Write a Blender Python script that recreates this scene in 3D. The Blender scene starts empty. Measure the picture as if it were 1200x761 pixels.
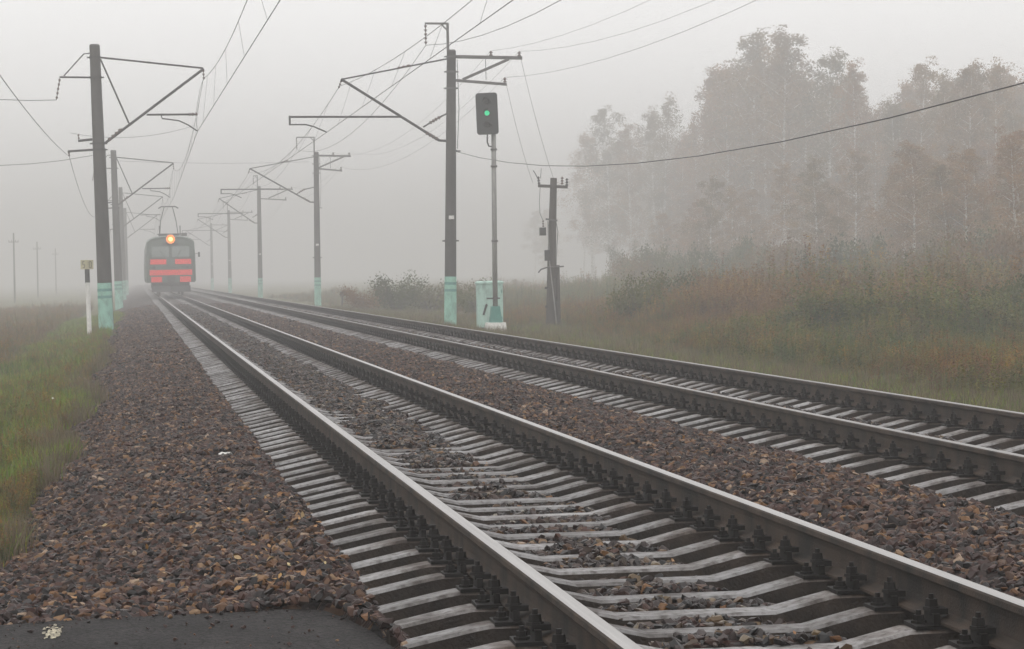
import bpy, bmesh, math, random
import numpy as np
from mathutils import Matrix, Vector

R = math.radians
random.seed(7)
rng = np.random.default_rng(7)
scene = bpy.context.scene
COL = scene.collection

# ------------------------------------------------------------------ camera
# world frame: +Y runs along the tracks, X to the right, Z up, rail foot at Z = 0
FPX = 2850.0                                   # focal length in photo pixels (1200 wide)
ROLL = R(1.05)
CAM_Z = 1.425
d = Vector(((160 - 600) / FPX, (380.5 - 327) / FPX, -1)).normalized()     # +Y seen from the camera
up = Vector((-math.sin(ROLL), math.cos(ROLL), 0))
up.z = -(up.x * d.x + up.y * d.y) / d.z
up.normalize()
right = d.cross(up)
cam_data = bpy.data.cameras.new('camera')
cam = bpy.data.objects.new('camera', cam_data)
COL.objects.link(cam)
M3 = Matrix((right, d, up))
cam.matrix_world = Matrix.Translation((0, 0, CAM_Z)) @ M3.to_4x4()
cam_data.sensor_fit = 'HORIZONTAL'
cam_data.sensor_width = 36
cam_data.lens = 36 * FPX / 1200
cam_data.clip_start = 0.2
cam_data.clip_end = 6000
scene.camera = cam

# ------------------------------------------------------------------ world, sun, exposure
SUN_EL, SUN_ROT = R(48), R(200)
world = bpy.data.worlds.new('World')
scene.world = world
world.use_nodes = True
wn, wl = world.node_tree.nodes, world.node_tree.links
wn.clear()
sky = wn.new('ShaderNodeTexSky')
sky.sky_type = 'NISHITA'
sky.sun_disc = False
sky.sun_elevation = SUN_EL
sky.sun_rotation = SUN_ROT
sky.air_density = 1.0
sky.dust_density = 6.0
sky.ozone_density = 1.0
hs = wn.new('ShaderNodeHueSaturation')
hs.inputs['Saturation'].default_value = 0.02
mixw = wn.new('ShaderNodeMix'); mixw.data_type = 'RGBA'
mixw.inputs[0].default_value = 0.82
mixw.inputs[7].default_value = (17.4, 17.3, 17.3, 1)         # even overcast layer
bg = wn.new('ShaderNodeBackground'); bg.inputs['Strength'].default_value = 0.1
wo = wn.new('ShaderNodeOutputWorld')
wl.new(sky.outputs[0], hs.inputs['Color'])
wl.new(hs.outputs[0], mixw.inputs[6])
wl.new(mixw.outputs[2], bg.inputs['Color'])
wl.new(bg.outputs[0], wo.inputs['Surface'])

sun_data = bpy.data.lights.new('sun', 'SUN')
sun_data.energy = 0.5
sun_data.angle = R(60)
sun_data.color = (1.0, 0.97, 0.93)
sun = bpy.data.objects.new('sun', sun_data)
COL.objects.link(sun)
# light travels from the sun: azimuth as the sky's rotation
sdir = Vector((math.sin(SUN_ROT) * math.cos(SUN_EL), math.cos(SUN_ROT) * math.cos(SUN_EL), math.sin(SUN_EL)))
sun.rotation_euler = (-sdir).to_track_quat('-Z', 'Y').to_euler()

scene.view_settings.view_transform = 'Standard'
scene.view_settings.look = 'None'
scene.view_settings.exposure = 0.0
scene.view_settings.gamma = 1.0
scene.view_settings.use_curve_mapping = False
scene.render.engine = 'CYCLES'
scene.cycles.use_denoising = True
scene.cycles.denoiser = 'OPENIMAGEDENOISE'
scene.cycles.max_bounces = 5
scene.cycles.diffuse_bounces = 2
scene.cycles.glossy_bounces = 2
scene.cycles.transmission_bounces = 3
scene.cycles.volume_bounces = 1
scene.cycles.transparent_max_bounces = 4
scene.cycles.use_adaptive_sampling = True
scene.cycles.adaptive_threshold = 0.015

# ------------------------------------------------------------------ materials
MATS = {}
def new_mat(name):
    m = bpy.data.materials.new(name); m.use_nodes = True
    nt = m.node_tree
    b = nt.nodes['Principled BSDF']
    MATS[name] = m
    return m, nt, b

def ramp(nt, stops, interp='LINEAR'):
    r = nt.nodes.new('ShaderNodeValToRGB')
    r.color_ramp.interpolation = interp
    el = r.color_ramp.elements
    while len(el) < len(stops): el.new(0.5)
    for e, (p, c) in zip(el, stops):
        e.position = p; e.color = (*c, 1)
    return r

def mat(name, c1, c2=None, scale=6.0, rough=0.7, metal=0.0, bump=0.0, bscale=None, stretch=None, rnd=0.0, detail=5, spec=0.5):
    """principled with a noise mix of two colours, optional bump and per-object brightness spread"""
    m, nt, b = new_mat(name)
    N, L = nt.nodes, nt.links
    c2 = c2 or tuple(x * 0.6 for x in c1)
    tc = N.new('ShaderNodeTexCoord')
    mp = N.new('ShaderNodeMapping')
    if stretch: mp.inputs['Scale'].default_value = stretch
    L.new(tc.outputs['Object'], mp.inputs['Vector'])
    nz = N.new('ShaderNodeTexNoise'); nz.inputs['Scale'].default_value = scale; nz.inputs['Detail'].default_value = detail
    L.new(mp.outputs[0], nz.inputs['Vector'])
    rp = ramp(nt, [(0.32, c2), (0.68, c1)])
    L.new(nz.outputs['Fac'], rp.inputs['Fac'])
    out = rp.outputs['Color']
    if rnd:
        oi = N.new('ShaderNodeObjectInfo')
        mr = N.new('ShaderNodeMapRange'); mr.inputs[3].default_value = 1 - rnd; mr.inputs[4].default_value = 1 + rnd
        L.new(oi.outputs['Random'], mr.inputs[0])
        hv = N.new('ShaderNodeHueSaturation')
        L.new(out, hv.inputs['Color']); L.new(mr.outputs[0], hv.inputs['Value'])
        out = hv.outputs[0]
    L.new(out, b.inputs['Base Color'])
    b.inputs['Roughness'].default_value = rough
    b.inputs['Metallic'].default_value = metal
    b.inputs['Specular IOR Level'].default_value = spec
    if bump:
        n2 = N.new('ShaderNodeTexNoise'); n2.inputs['Scale'].default_value = bscale or scale * 4; n2.inputs['Detail'].default_value = 6
        L.new(mp.outputs[0], n2.inputs['Vector'])
        bp = N.new('ShaderNodeBump'); bp.inputs['Strength'].default_value = bump; bp.inputs['Distance'].default_value = 0.02
        L.new(n2.outputs['Fac'], bp.inputs['Height'])
        L.new(bp.outputs[0], b.inputs['Normal'])
    return m

def mat_random(name, stops, rough=0.6, noise=0.35, nscale=30, spec=0.5, trans=0.0):
    """colour picked by the object's random value: for scattered stones and leaves"""
    m, nt, b = new_mat(name)
    N, L = nt.nodes, nt.links
    oi = N.new('ShaderNodeObjectInfo')
    rp = ramp(nt, stops)
    L.new(oi.outputs['Random'], rp.inputs['Fac'])
    tc = N.new('ShaderNodeTexCoord')
    nz = N.new('ShaderNodeTexNoise'); nz.inputs['Scale'].default_value = nscale; nz.inputs['Detail'].default_value = 3
    L.new(tc.outputs['Object'], nz.inputs['Vector'])
    mr = N.new('ShaderNodeMapRange'); mr.inputs[1].default_value = 0.3; mr.inputs[2].default_value = 0.7
    mr.inputs[3].default_value = 1 - noise; mr.inputs[4].default_value = 1 + noise
    L.new(nz.outputs['Fac'], mr.inputs[0])
    hv = N.new('ShaderNodeHueSaturation')
    L.new(rp.outputs[0], hv.inputs['Color']); L.new(mr.outputs[0], hv.inputs['Value'])
    L.new(hv.outputs[0], b.inputs['Base Color'])
    b.inputs['Roughness'].default_value = rough
    b.inputs['Specular IOR Level'].default_value = spec
    if trans:
        tl = N.new('ShaderNodeBsdfTranslucent'); L.new(hv.outputs[0], tl.inputs['Color'])
        mx = N.new('ShaderNodeMixShader'); mx.inputs[0].default_value = trans
        L.new(b.outputs[0], mx.inputs[1]); L.new(tl.outputs[0], mx.inputs[2])
        L.new(mx.outputs[0], N['Material Output'].inputs['Surface'])
    return m

def mat_emit(name, col, strength):
    m, nt, b = new_mat(name)
    b.inputs['Base Color'].default_value = (*[min(1, c) * 0.5 for c in col], 1)
    b.inputs['Emission Color'].default_value = (*col, 1)
    b.inputs['Emission Strength'].default_value = strength
    return m

def sleeper_concrete():
    m, nt, b = new_mat('concrete_sleeper')
    N, L = nt.nodes, nt.links
    tc = N.new('ShaderNodeTexCoord'); ge = N.new('ShaderNodeNewGeometry')
    n1 = N.new('ShaderNodeTexNoise'); n1.inputs['Scale'].default_value = 3.1; n1.inputs['Detail'].default_value = 7; n1.inputs['Roughness'].default_value = 0.68
    n2 = N.new('ShaderNodeTexNoise'); n2.inputs['Scale'].default_value = 26; n2.inputs['Detail'].default_value = 5
    L.new(ge.outputs['Position'], n1.inputs['Vector']); L.new(ge.outputs['Position'], n2.inputs['Vector'])
    r1 = ramp(nt, [(0.30, (0.050, 0.040, 0.034)), (0.42, (0.155, 0.145, 0.141)), (0.56, (0.25, 0.244, 0.244)), (0.8, (0.33, 0.323, 0.32))])
    L.new(n1.outputs['Fac'], r1.inputs['Fac'])
    r2 = ramp(nt, [(0.34, (0.45, 0.42, 0.40)), (0.5, (0.95, 0.95, 0.95)), (0.7, (1.08, 1.08, 1.08))])
    L.new(n2.outputs['Fac'], r2.inputs['Fac'])
    mx = N.new('ShaderNodeMix'); mx.data_type = 'RGBA'; mx.blend_type = 'MULTIPLY'; mx.inputs[0].default_value = 1
    L.new(r1.outputs[0], mx.inputs[6]); L.new(r2.outputs[0], mx.inputs[7])
    sx = N.new('ShaderNodeSeparateXYZ'); L.new(tc.outputs['Object'], sx.inputs[0])
    ab = N.new('ShaderNodeMath'); ab.operation = 'ABSOLUTE'; L.new(sx.outputs[0], ab.inputs[0])
    sb = N.new('ShaderNodeMath'); sb.operation = 'SUBTRACT'; L.new(ab.outputs[0], sb.inputs[0]); sb.inputs[1].default_value = 0.797
    a2 = N.new('ShaderNodeMath'); a2.operation = 'ABSOLUTE'; L.new(sb.outputs[0], a2.inputs[0])
    ad = N.new('ShaderNodeMath'); ad.operation = 'MULTIPLY_ADD'; L.new(n1.outputs['Fac'], ad.inputs[0]); ad.inputs[1].default_value = 0.75; L.new(a2.outputs[0], ad.inputs[2])
    st = ramp(nt, [(0.50, (0.36, 0.27, 0.21)), (0.72, (1, 1, 1))]); L.new(ad.outputs[0], st.inputs['Fac'])
    m3 = N.new('ShaderNodeMix'); m3.data_type = 'RGBA'; m3.blend_type = 'MULTIPLY'; m3.inputs[0].default_value = 1
    L.new(mx.outputs[2], m3.inputs[6]); L.new(st.outputs[0], m3.inputs[7]); mx = m3
    oi = N.new('ShaderNodeObjectInfo'); mr = N.new('ShaderNodeMapRange'); mr.inputs[3].default_value = 0.72; mr.inputs[4].default_value = 1.15
    L.new(oi.outputs['Random'], mr.inputs[0])
    hv = N.new('ShaderNodeHueSaturation'); L.new(mx.outputs[2], hv.inputs['Color']); L.new(mr.outputs[0], hv.inputs['Value'])
    L.new(hv.outputs[0], b.inputs['Base Color'])
    b.inputs['Roughness'].default_value = 0.8
    bp = N.new('ShaderNodeBump'); bp.inputs['Strength'].default_value = 0.5; bp.inputs['Distance'].default_value = 0.012
    L.new(n2.outputs['Fac'], bp.inputs['Height']); L.new(bp.outputs[0], b.inputs['Normal'])
sleeper_concrete()
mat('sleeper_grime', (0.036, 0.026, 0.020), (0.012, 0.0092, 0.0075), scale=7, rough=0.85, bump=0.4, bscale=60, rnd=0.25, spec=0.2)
mat('rail_side', (0.060, 0.040, 0.028), (0.013, 0.0105, 0.009), scale=1.6, rough=0.75, bump=0.4, bscale=60, stretch=(6, 3, 1.5), spec=0.25, detail=9)
mat('fastener_steel', (0.010, 0.008, 0.007), (0.004, 0.0033, 0.003), scale=20, rough=0.6, spec=0.18)
mat('pole_concrete', (0.055, 0.050, 0.046), (0.028, 0.025, 0.023), scale=3, rough=0.8, bump=0.15, stretch=(1, 1, 0.25), rnd=0.1)
def worn_paint(name, c, under):
    m, nt, b = new_mat(name); N, L = nt.nodes, nt.links
    tc = N.new('ShaderNodeTexCoord'); mp = N.new('ShaderNodeMapping'); mp.inputs['Scale'].default_value = (1, 1, 0.45)
    L.new(tc.outputs['Object'], mp.inputs['Vector'])
    n1 = N.new('ShaderNodeTexNoise'); n1.inputs['Scale'].default_value = 4.5; n1.inputs['Detail'].default_value = 8; n1.inputs['Roughness'].default_value = 0.65
    L.new(mp.outputs[0], n1.inputs['Vector'])
    r1 = ramp(nt, [(0.30, under), (0.37, tuple(x * 0.62 for x in c)), (0.5, c), (0.72, tuple(min(1, x * 1.2) for x in c))])
    L.new(n1.outputs['Fac'], r1.inputs['Fac']); L.new(r1.outputs[0], b.inputs['Base Color']); b.inputs['Roughness'].default_value = 0.62
    bp = N.new('ShaderNodeBump'); bp.inputs['Strength'].default_value = 0.3; bp.inputs['Distance'].default_value = 0.01
    L.new(n1.outputs['Fac'], bp.inputs['Height']); L.new(bp.outputs[0], b.inputs['Normal'])
worn_paint('mint_paint', (0.235, 0.45, 0.365), (0.14, 0.20, 0.165))
worn_paint('cabinet_paint', (0.34, 0.49, 0.43), (0.22, 0.29, 0.26))
mat('mint_band', (0.10, 0.27, 0.235), (0.085, 0.22, 0.19), scale=8, rough=0.6)
mat('galvanised', (0.12, 0.115, 0.11), (0.065, 0.06, 0.058), scale=8, rough=0.6, metal=0.2)
mat('dark_steel', (0.03, 0.028, 0.027), (0.018, 0.017, 0.017), scale=8, rough=0.6, metal=0.2)
mat('wire_metal', (0.055, 0.053, 0.052), (0.04, 0.039, 0.038), scale=8, rough=0.55, metal=0.3)
mat('porcelain', (0.10, 0.06, 0.045), (0.075, 0.045, 0.035), scale=10, rough=0.25)
mat('signal_black', (0.022, 0.024, 0.024), (0.014, 0.015, 0.015), scale=4, rough=0.6)
mat('signal_mast', (0.27, 0.265, 0.25), (0.14, 0.135, 0.13), scale=4, rough=0.65, stretch=(3, 3, 0.6))
mat('white_paint', (0.72, 0.71, 0.68), (0.55, 0.54, 0.51), scale=6, rough=0.65)
mat('dark_paint', (0.03, 0.03, 0.03), (0.02, 0.02, 0.02), scale=6, rough=0.6)
mat('plate_yellow', (0.46, 0.42, 0.27), (0.36, 0.33, 0.22), scale=9, rough=0.6)
mat('teal_paint', (0.045, 0.20, 0.16), (0.035, 0.155, 0.125), scale=6, rough=0.55)
mat('wood_weathered', (0.060, 0.050, 0.042), (0.03, 0.025, 0.021), scale=5, rough=0.85, bump=0.3, stretch=(6, 6, 0.5))
mat('train_green', (0.055, 0.085, 0.066), (0.042, 0.066, 0.052), scale=2, rough=0.4)
mat('train_red', (0.90, 0.022, 0.012), (0.86, 0.02, 0.01), scale=3, rough=0.4)
mat('train_roof', (0.11, 0.105, 0.10), (0.075, 0.07, 0.068), scale=2, rough=0.6)
mat('train_dark', (0.025, 0.025, 0.025), (0.018, 0.017, 0.016), scale=3, rough=0.6)
mat('train_glass', (0.17, 0.20, 0.185), (0.14, 0.17, 0.155), scale=1, rough=0.08)  # pale base colour stands in for sky reflected in the panes
mat('birch_bark', (0.72, 0.70, 0.66), (0.30, 0.28, 0.25), scale=1.3, rough=0.8, stretch=(1, 1, 2.5))
mat('dark_bark', (0.085, 0.068, 0.055), (0.05, 0.04, 0.033), scale=3, rough=0.9)
mat('road_paint', (0.50, 0.45, 0.33), (0.05, 0.046, 0.042), scale=55, rough=0.8, detail=9, stretch=(1, 0.35, 1), spec=0.15)
mat('marsh_wood', (0.12, 0.1, 0.08), rough=0.9)

mat_emit('headlight_lamp', (1.0, 0.55, 0.15), 5.0)
mat_emit('headlight_glow', (1.0, 0.26, 0.03), 1.5)  # emission paints the amber glow around the lit lamp
mat_emit('signal_green_lamp', (0.03, 0.85, 0.38), 0.8)

def rail_top(name, c, rough, metal):
    m = mat(name, c, tuple(x * 0.72 for x in c), scale=1.2, rough=rough, metal=metal, stretch=(30, 0.4, 1))
    return m
rail_top('rail_polished', (0.40, 0.385, 0.375), 0.36, 0.9)
rail_top('rail_worn', (0.29, 0.275, 0.265), 0.45, 0.85)

STONE_STOPS = [(0.0, (0.003, 0.0019, 0.0017)), (0.2, (0.009, 0.0048, 0.0044)), (0.40, (0.036, 0.0145, 0.011)),
               (0.54, (0.016, 0.0105, 0.0092)), (0.68, (0.056, 0.0225, 0.0145)), (0.82, (0.062, 0.035, 0.022)),
               (0.92, (0.115, 0.050, 0.017)), (0.975, (0.155, 0.085, 0.036)), (1.0, (0.26, 0.19, 0.135))]
mat_random('ballast_stone', STONE_STOPS, rough=0.55, noise=0.4, nscale=45, spec=0.25)
mat_random('ballast_stone_greasy', [(p, (c[0] * 0.62, c[1] * 0.74, c[2] * 0.8)) for p, c in STONE_STOPS], rough=0.45, noise=0.4, nscale=45, spec=0.35)
mat_random('leaf_litter', [(0, (0.22, 0.10, 0.035)), (0.4, (0.30, 0.17, 0.05)), (0.7, (0.17, 0.075, 0.03)), (1, (0.38, 0.29, 0.14))], rough=0.6, noise=0.2)
mat_random('grass_green', [(0, (0.04, 0.105, 0.004)), (0.4, (0.105, 0.20, 0.007)), (0.75, (0.215, 0.25, 0.010)), (0.92, (0.24, 0.175, 0.02)), (1, (0.20, 0.10, 0.02))], rough=0.6, noise=0.25, nscale=3, trans=0.3)
mat_random('grass_dry', [(0, (0.11, 0.085, 0.05)), (0.5, (0.15, 0.11, 0.065)), (0.8, (0.10, 0.095, 0.045)), (1, (0.19, 0.14, 0.09))], rough=0.75, noise=0.3, nscale=3, trans=0.25)
mat_random('weed_green', [(0, (0.035, 0.075, 0.006)), (0.35, (0.095, 0.135, 0.008)), (0.6, (0.20, 0.18, 0.010)), (0.85, (0.07, 0.07, 0.008)), (1, (0.28, 0.18, 0.012))], rough=0.7, noise=0.35, nscale=2, trans=0.3)
mat_random('weed_rust', [(0, (0.16, 0.050, 0.008)), (0.35, (0.25, 0.11, 0.009)), (0.65, (0.12, 0.06, 0.011)), (1, (0.36, 0.20, 0.014))], rough=0.75, noise=0.35, nscale=2, trans=0.25)
mat_random('weed_stalk', [(0, (0.08, 0.055, 0.03)), (0.5, (0.14, 0.10, 0.055)), (1, (0.2, 0.15, 0.09))], rough=0.8, noise=0.2)
mat_random('birch_leaf', [(0, (0.175, 0.085, 0.016)), (0.35, (0.25, 0.12, 0.018)), (0.6, (0.125, 0.086, 0.017)), (0.85, (0.26, 0.115, 0.018)), (1, (0.21, 0.082, 0.018))], rough=0.7, noise=0.45, nscale=0.55, trans=0.25)
mat_random('shrub_leaf', [(0, (0.04, 0.06, 0.008)), (0.4, (0.085, 0.088, 0.010)), (0.7, (0.14, 0.085, 0.012)), (1, (0.17, 0.07, 0.012))], rough=0.7, noise=0.4, nscale=1.2, trans=0.25)
mat_random('daisy_white', [(0, (0.75, 0.75, 0.72)), (1, (0.7, 0.7, 0.62))], rough=0.7, noise=0.05)

def ground_mats():
    # ballast bed: cells of stone colour with deep relief, used between and beyond the built stones
    m, nt, b = new_mat('ballast_bed')
    N, L = nt.nodes, nt.links
    tc = N.new('ShaderNodeTexCoord')
    vo = N.new('ShaderNodeTexVoronoi'); vo.inputs['Scale'].default_value = 19
    L.new(tc.outputs['Object'], vo.inputs['Vector'])
    sp = N.new('ShaderNodeSeparateColor'); L.new(vo.outputs['Color'], sp.inputs[0])
    rp = ramp(nt, STONE_STOPS)
    L.new(sp.outputs[0], rp.inputs['Fac'])
    hb = N.new('ShaderNodeHueSaturation'); hb.inputs['Value'].default_value = 0.62; L.new(rp.outputs[0], hb.inputs['Color']); L.new(hb.outputs[0], b.inputs['Base Color'])
    bp = N.new('ShaderNodeBump'); bp.invert = True; bp.inputs['Strength'].default_value = 0.9; bp.inputs['Distance'].default_value = 0.05
    L.new(vo.outputs['Distance'], bp.inputs['Height']); L.new(bp.outputs[0], b.inputs['Normal'])
    b.inputs['Roughness'].default_value = 0.7
    b.inputs['Specular IOR Level'].default_value = 0.2
    # soil under the grass
    m, nt, b = new_mat('soil')
    N, L = nt.nodes, nt.links
    tc = N.new('ShaderNodeTexCoord')
    n1 = N.new('ShaderNodeTexNoise'); n1.inputs['Scale'].default_value = 0.35; n1.inputs['Detail'].default_value = 9
    n1.inputs['Roughness'].default_value = 0.7
    L.new(tc.outputs['Object'], n1.inputs['Vector'])
    rp = ramp(nt, [(0.28, (0.07, 0.055, 0.035)), (0.45, (0.12, 0.10, 0.055)), (0.58, (0.10, 0.115, 0.035)), (0.75, (0.15, 0.12, 0.07))])
    L.new(n1.outputs['Fac'], rp.inputs['Fac']); L.new(rp.outputs[0], b.inputs['Base Color'])
    n2 = N.new('ShaderNodeTexNoise'); n2.inputs['Scale'].default_value = 9; n2.inputs['Detail'].default_value = 8
    L.new(tc.outputs['Object'], n2.inputs['Vector'])
    bp = N.new('ShaderNodeBump'); bp.inputs['Strength'].default_value = 0.8; bp.inputs['Distance'].default_value = 0.12
    L.new(n2.outputs['Fac'], bp.inputs['Height']); L.new(bp.outputs[0], b.inputs['Normal'])
    b.inputs['Roughness'].default_value = 0.95; b.inputs['Specular IOR Level'].default_value = 0.1
    # asphalt
    m, nt, b = new_mat('asphalt')
    N, L = nt.nodes, nt.links
    tc = N.new('ShaderNodeTexCoord')
    n1 = N.new('ShaderNodeTexNoise'); n1.inputs['Scale'].default_value = 2.5; n1.inputs['Detail'].default_value = 6
    n2 = N.new('ShaderNodeTexVoronoi'); n2.inputs['Scale'].default_value = 75
    L.new(tc.outputs['Object'], n1.inputs['Vector']); L.new(tc.outputs['Object'], n2.inputs['Vector'])
    rp = ramp(nt, [(0.3, (0.011, 0.0100, 0.0100)), (0.7, (0.024, 0.0215, 0.0212))])
    L.new(n1.outputs['Fac'], rp.inputs['Fac'])
    s2 = N.new('ShaderNodeSeparateColor'); L.new(n2.outputs['Color'], s2.inputs[0])
    mr = N.new('ShaderNodeMapRange'); mr.inputs[1].default_value = 0.0; mr.inputs[2].default_value = 1.0; mr.inputs[3].default_value = 0.35; mr.inputs[4].default_value = 2.1
    L.new(s2.outputs[0], mr.inputs[0])
    hv = N.new('ShaderNodeHueSaturation'); L.new(rp.outputs[0], hv.inputs['Color']); L.new(mr.outputs[0], hv.inputs['Value'])
    cn = N.new('ShaderNodeTexNoise'); cn.inputs['Scale'].default_value = 5; L.new(tc.outputs['Object'], cn.inputs['Vector'])
    cm = N.new('ShaderNodeMix'); cm.data_type = 'RGBA'; cm.inputs[0].default_value = 0.16; L.new(tc.outputs['Object'], cm.inputs[6]); L.new(cn.outputs['Color'], cm.inputs[7])
    cv = N.new('ShaderNodeTexVoronoi'); cv.feature = 'DISTANCE_TO_EDGE'; cv.inputs['Scale'].default_value = 2.3; L.new(cm.outputs[2], cv.inputs['Vector'])
    cr = ramp(nt, [(0.0, (0.25, 0.25, 0.25)), (0.018, (1, 1, 1))]); L.new(cv.outputs['Distance'], cr.inputs['Fac'])
    cx = N.new('ShaderNodeMix'); cx.data_type = 'RGBA'; cx.blend_type = 'MULTIPLY'; cx.inputs[0].default_value = 1; L.new(hv.outputs[0], cx.inputs[6]); L.new(cr.outputs[0], cx.inputs[7])
    L.new(cx.outputs[2], b.inputs['Base Color'])
    bp = N.new('ShaderNodeBump'); bp.inputs['Strength'].default_value = 0.9; bp.inputs['Distance'].default_value = 0.012
    L.new(n2.outputs['Distance'], bp.inputs['Height']); L.new(bp.outputs[0], b.inputs['Normal'])
    b.inputs['Roughness'].default_value = 0.8
    b.inputs['Specular IOR Level'].default_value = 0.15
ground_mats()

# ------------------------------------------------------------------ mesh helpers
class MB:
    """collects shapes into one mesh"""
    def __init__(s): s.v = []; s.f = []; s.mi = []; s.cur = 0
    def add(s, vs, fs):
        o = len(s.v); s.v += [tuple(v) for v in vs]
        s.f += [tuple(i + o for i in f) for f in fs]; s.mi += [s.cur] * len(fs)
        return s
    def box(s, c, size, rz=0.0):
        cx, cy, cz = c; a, b, h = [q / 2 for q in size]
        cr, sr = math.cos(rz), math.sin(rz)
        vs = []
        for z in (-h, h):
            for x, y in ((-a, -b), (a, -b), (a, b), (-a, b)):
                vs.append((cx + x * cr - y * sr, cy + x * sr + y * cr, cz + z))
        return s.add(vs, [(3, 2, 1, 0), (4, 5, 6, 7), (0, 1, 5, 4), (1, 2, 6, 5), (2, 3, 7, 6), (3, 0, 4, 7)])
    def tube(s, pts, r, n=8, cap=True):
        pts = [Vector(p) for p in pts]
        rs = r if isinstance(r, (list, tuple)) else [r] * len(pts)
        vs, fs = [], []
        ref = None
        for i, p in enumerate(pts):
            t = (pts[min(i + 1, len(pts) - 1)] - pts[max(i - 1, 0)]).normalized()
            if ref is None:
                ref = Vector((0, 0, 1)) if abs(t.z) < 0.9 else Vector((1, 0, 0))
            a = t.cross(ref).normalized(); b2 = t.cross(a).normalized()
            for k in range(n):
                an = 2 * math.pi * (k + 0.5) / n
                vs.append(p + (a * math.cos(an) + b2 * math.sin(an)) * rs[i])
        for i in range(len(pts) - 1):
            for k in range(n):
                k2 = (k + 1) % n
                fs.append((i * n + k, i * n + k2, (i + 1) * n + k2, (i + 1) * n + k))
        if cap:
            fs.append(tuple(range(n - 1, -1, -1)))
            fs.append(tuple((len(pts) - 1) * n + k for k in range(n)))
        return s.add(vs, fs)
    def bar(s, p, q, w, h=None):
        """rectangular bar between two points"""
        p, q = Vector(p), Vector(q); h = h or w
        t = (q - p).normalized()
        ref = Vector((0, 1, 0)) if abs(t.y) < 0.9 else Vector((0, 0, 1))
        a = t.cross(ref).normalized() * h / 2; b2 = t.cross(a).normalized() * w / 2
        vs = [p - a - b2, p + a - b2, p + a + b2, p - a + b2, q - a - b2, q + a - b2, q + a + b2, q - a + b2]
        return s.add(vs, [(3, 2, 1, 0), (4, 5, 6, 7), (0, 1, 5, 4), (1, 2, 6, 5), (2, 3, 7, 6), (3, 0, 4, 7)])
    def insulator(s, p, q, r=0.06, sheds=4, core=0.02):
        p, q = Vector(p), Vector(q)
        pts, rs = [p], [core]
        for i in range(sheds):
            for f, rr in ((0.15, core), (0.3, r), (0.55, r * 0.9), (0.85, core)):
                pts.append(p.lerp(q, (i + f) / sheds)); rs.append(rr)
        pts.append(q); rs.append(core)
        return s.tube(pts, rs, 8)
    def build(s, name, mats, parent=None, smooth=False):
        me = bpy.data.meshes.new(name)
        me.from_pydata(s.v, [], s.f)
        if not isinstance(mats, (list, tuple)): mats = [mats]
        for m in mats: me.materials.append(MATS[m])
        if len(mats) > 1: me.polygons.foreach_set('material_index', s.mi)
        if smooth: me.polygons.foreach_set('use_smooth', [True] * len(me.polygons))
        me.update()
        return link(name, me, parent)

def link(name, me, parent=None):
    o = bpy.data.objects.new(name, me); COL.objects.link(o)
    if parent: o.parent = parent
    return o

def tag(o, label=None, cat=None, group=None, kind=None):
    if label: o['label'] = label
    if cat: o['category'] = cat
    if group: o['group'] = group
    if kind: o['kind'] = kind
    return o

def thing(name, loc, label, cat, group=None, rz=0.0):
    o = bpy.data.objects.new(name, None); COL.objects.link(o)
    o.location = loc; o.rotation_euler = (0, 0, rz); o.empty_display_size = 0.2
    return tag(o, label, cat, group)

def np_mesh(name, verts, faces_flat, nper, mats, mi=None, smooth=False):
    """fast mesh from numpy arrays; every face has nper corners"""
    me = bpy.data.meshes.new(name)
    nf = len(faces_flat) // nper
    me.vertices.add(len(verts)); me.vertices.foreach_set('co', np.asarray(verts, dtype=np.float32).ravel())
    me.loops.add(len(faces_flat)); me.loops.foreach_set('vertex_index', np.asarray(faces_flat, dtype=np.int32))
    me.polygons.add(nf)
    me.polygons.foreach_set('loop_start', np.arange(nf, dtype=np.int32) * nper)
    me.polygons.foreach_set('loop_total', np.full(nf, nper, dtype=np.int32))
    for m in mats: me.materials.append(MATS[m])
    if mi is not None: me.polygons.foreach_set('material_index', np.asarray(mi, dtype=np.int32))
    if smooth: me.polygons.foreach_set('use_smooth', np.ones(nf, dtype=bool))
    me.update(calc_edges=True)
    return me

_noise_tab = rng.random((64, 64))
def vnoise(x, y, s):
    """tileable value noise, vectorised"""
    x = np.asarray(x) * s; y = np.asarray(y) * s
    xi = np.floor(x).astype(int); yi = np.floor(y).astype(int)
    fx = x - xi; fy = y - yi
    fx = fx * fx * (3 - 2 * fx); fy = fy * fy * (3 - 2 * fy)
    t = lambda a, b: _noise_tab[a % 64, b % 64]
    return (t(xi, yi) * (1 - fx) + t(xi + 1, yi) * fx) * (1 - fy) + (t(xi, yi + 1) * (1 - fx) + t(xi + 1, yi + 1) * fx) * fy

# in view (with a margin for a step to the side)?
RM = np.array([list(right), list(d), list(up)])
def in_view(x, y, z, mx=1.12, my=1.15, step=1.0):
    p = np.stack([x, y, z - CAM_Z], -1)
    c = p @ RM
    dep = -c[..., 2]
    u = c[..., 0] / np.maximum(dep, 0.1) * FPX / 600
    v = c[..., 1] / np.maximum(dep, 0.1) * FPX / 380.5
    ex = step / np.maximum(dep, 1) * FPX / 600
    return (dep > 1) & (np.abs(u) < mx + ex) & (np.abs(v) < my)

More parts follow.
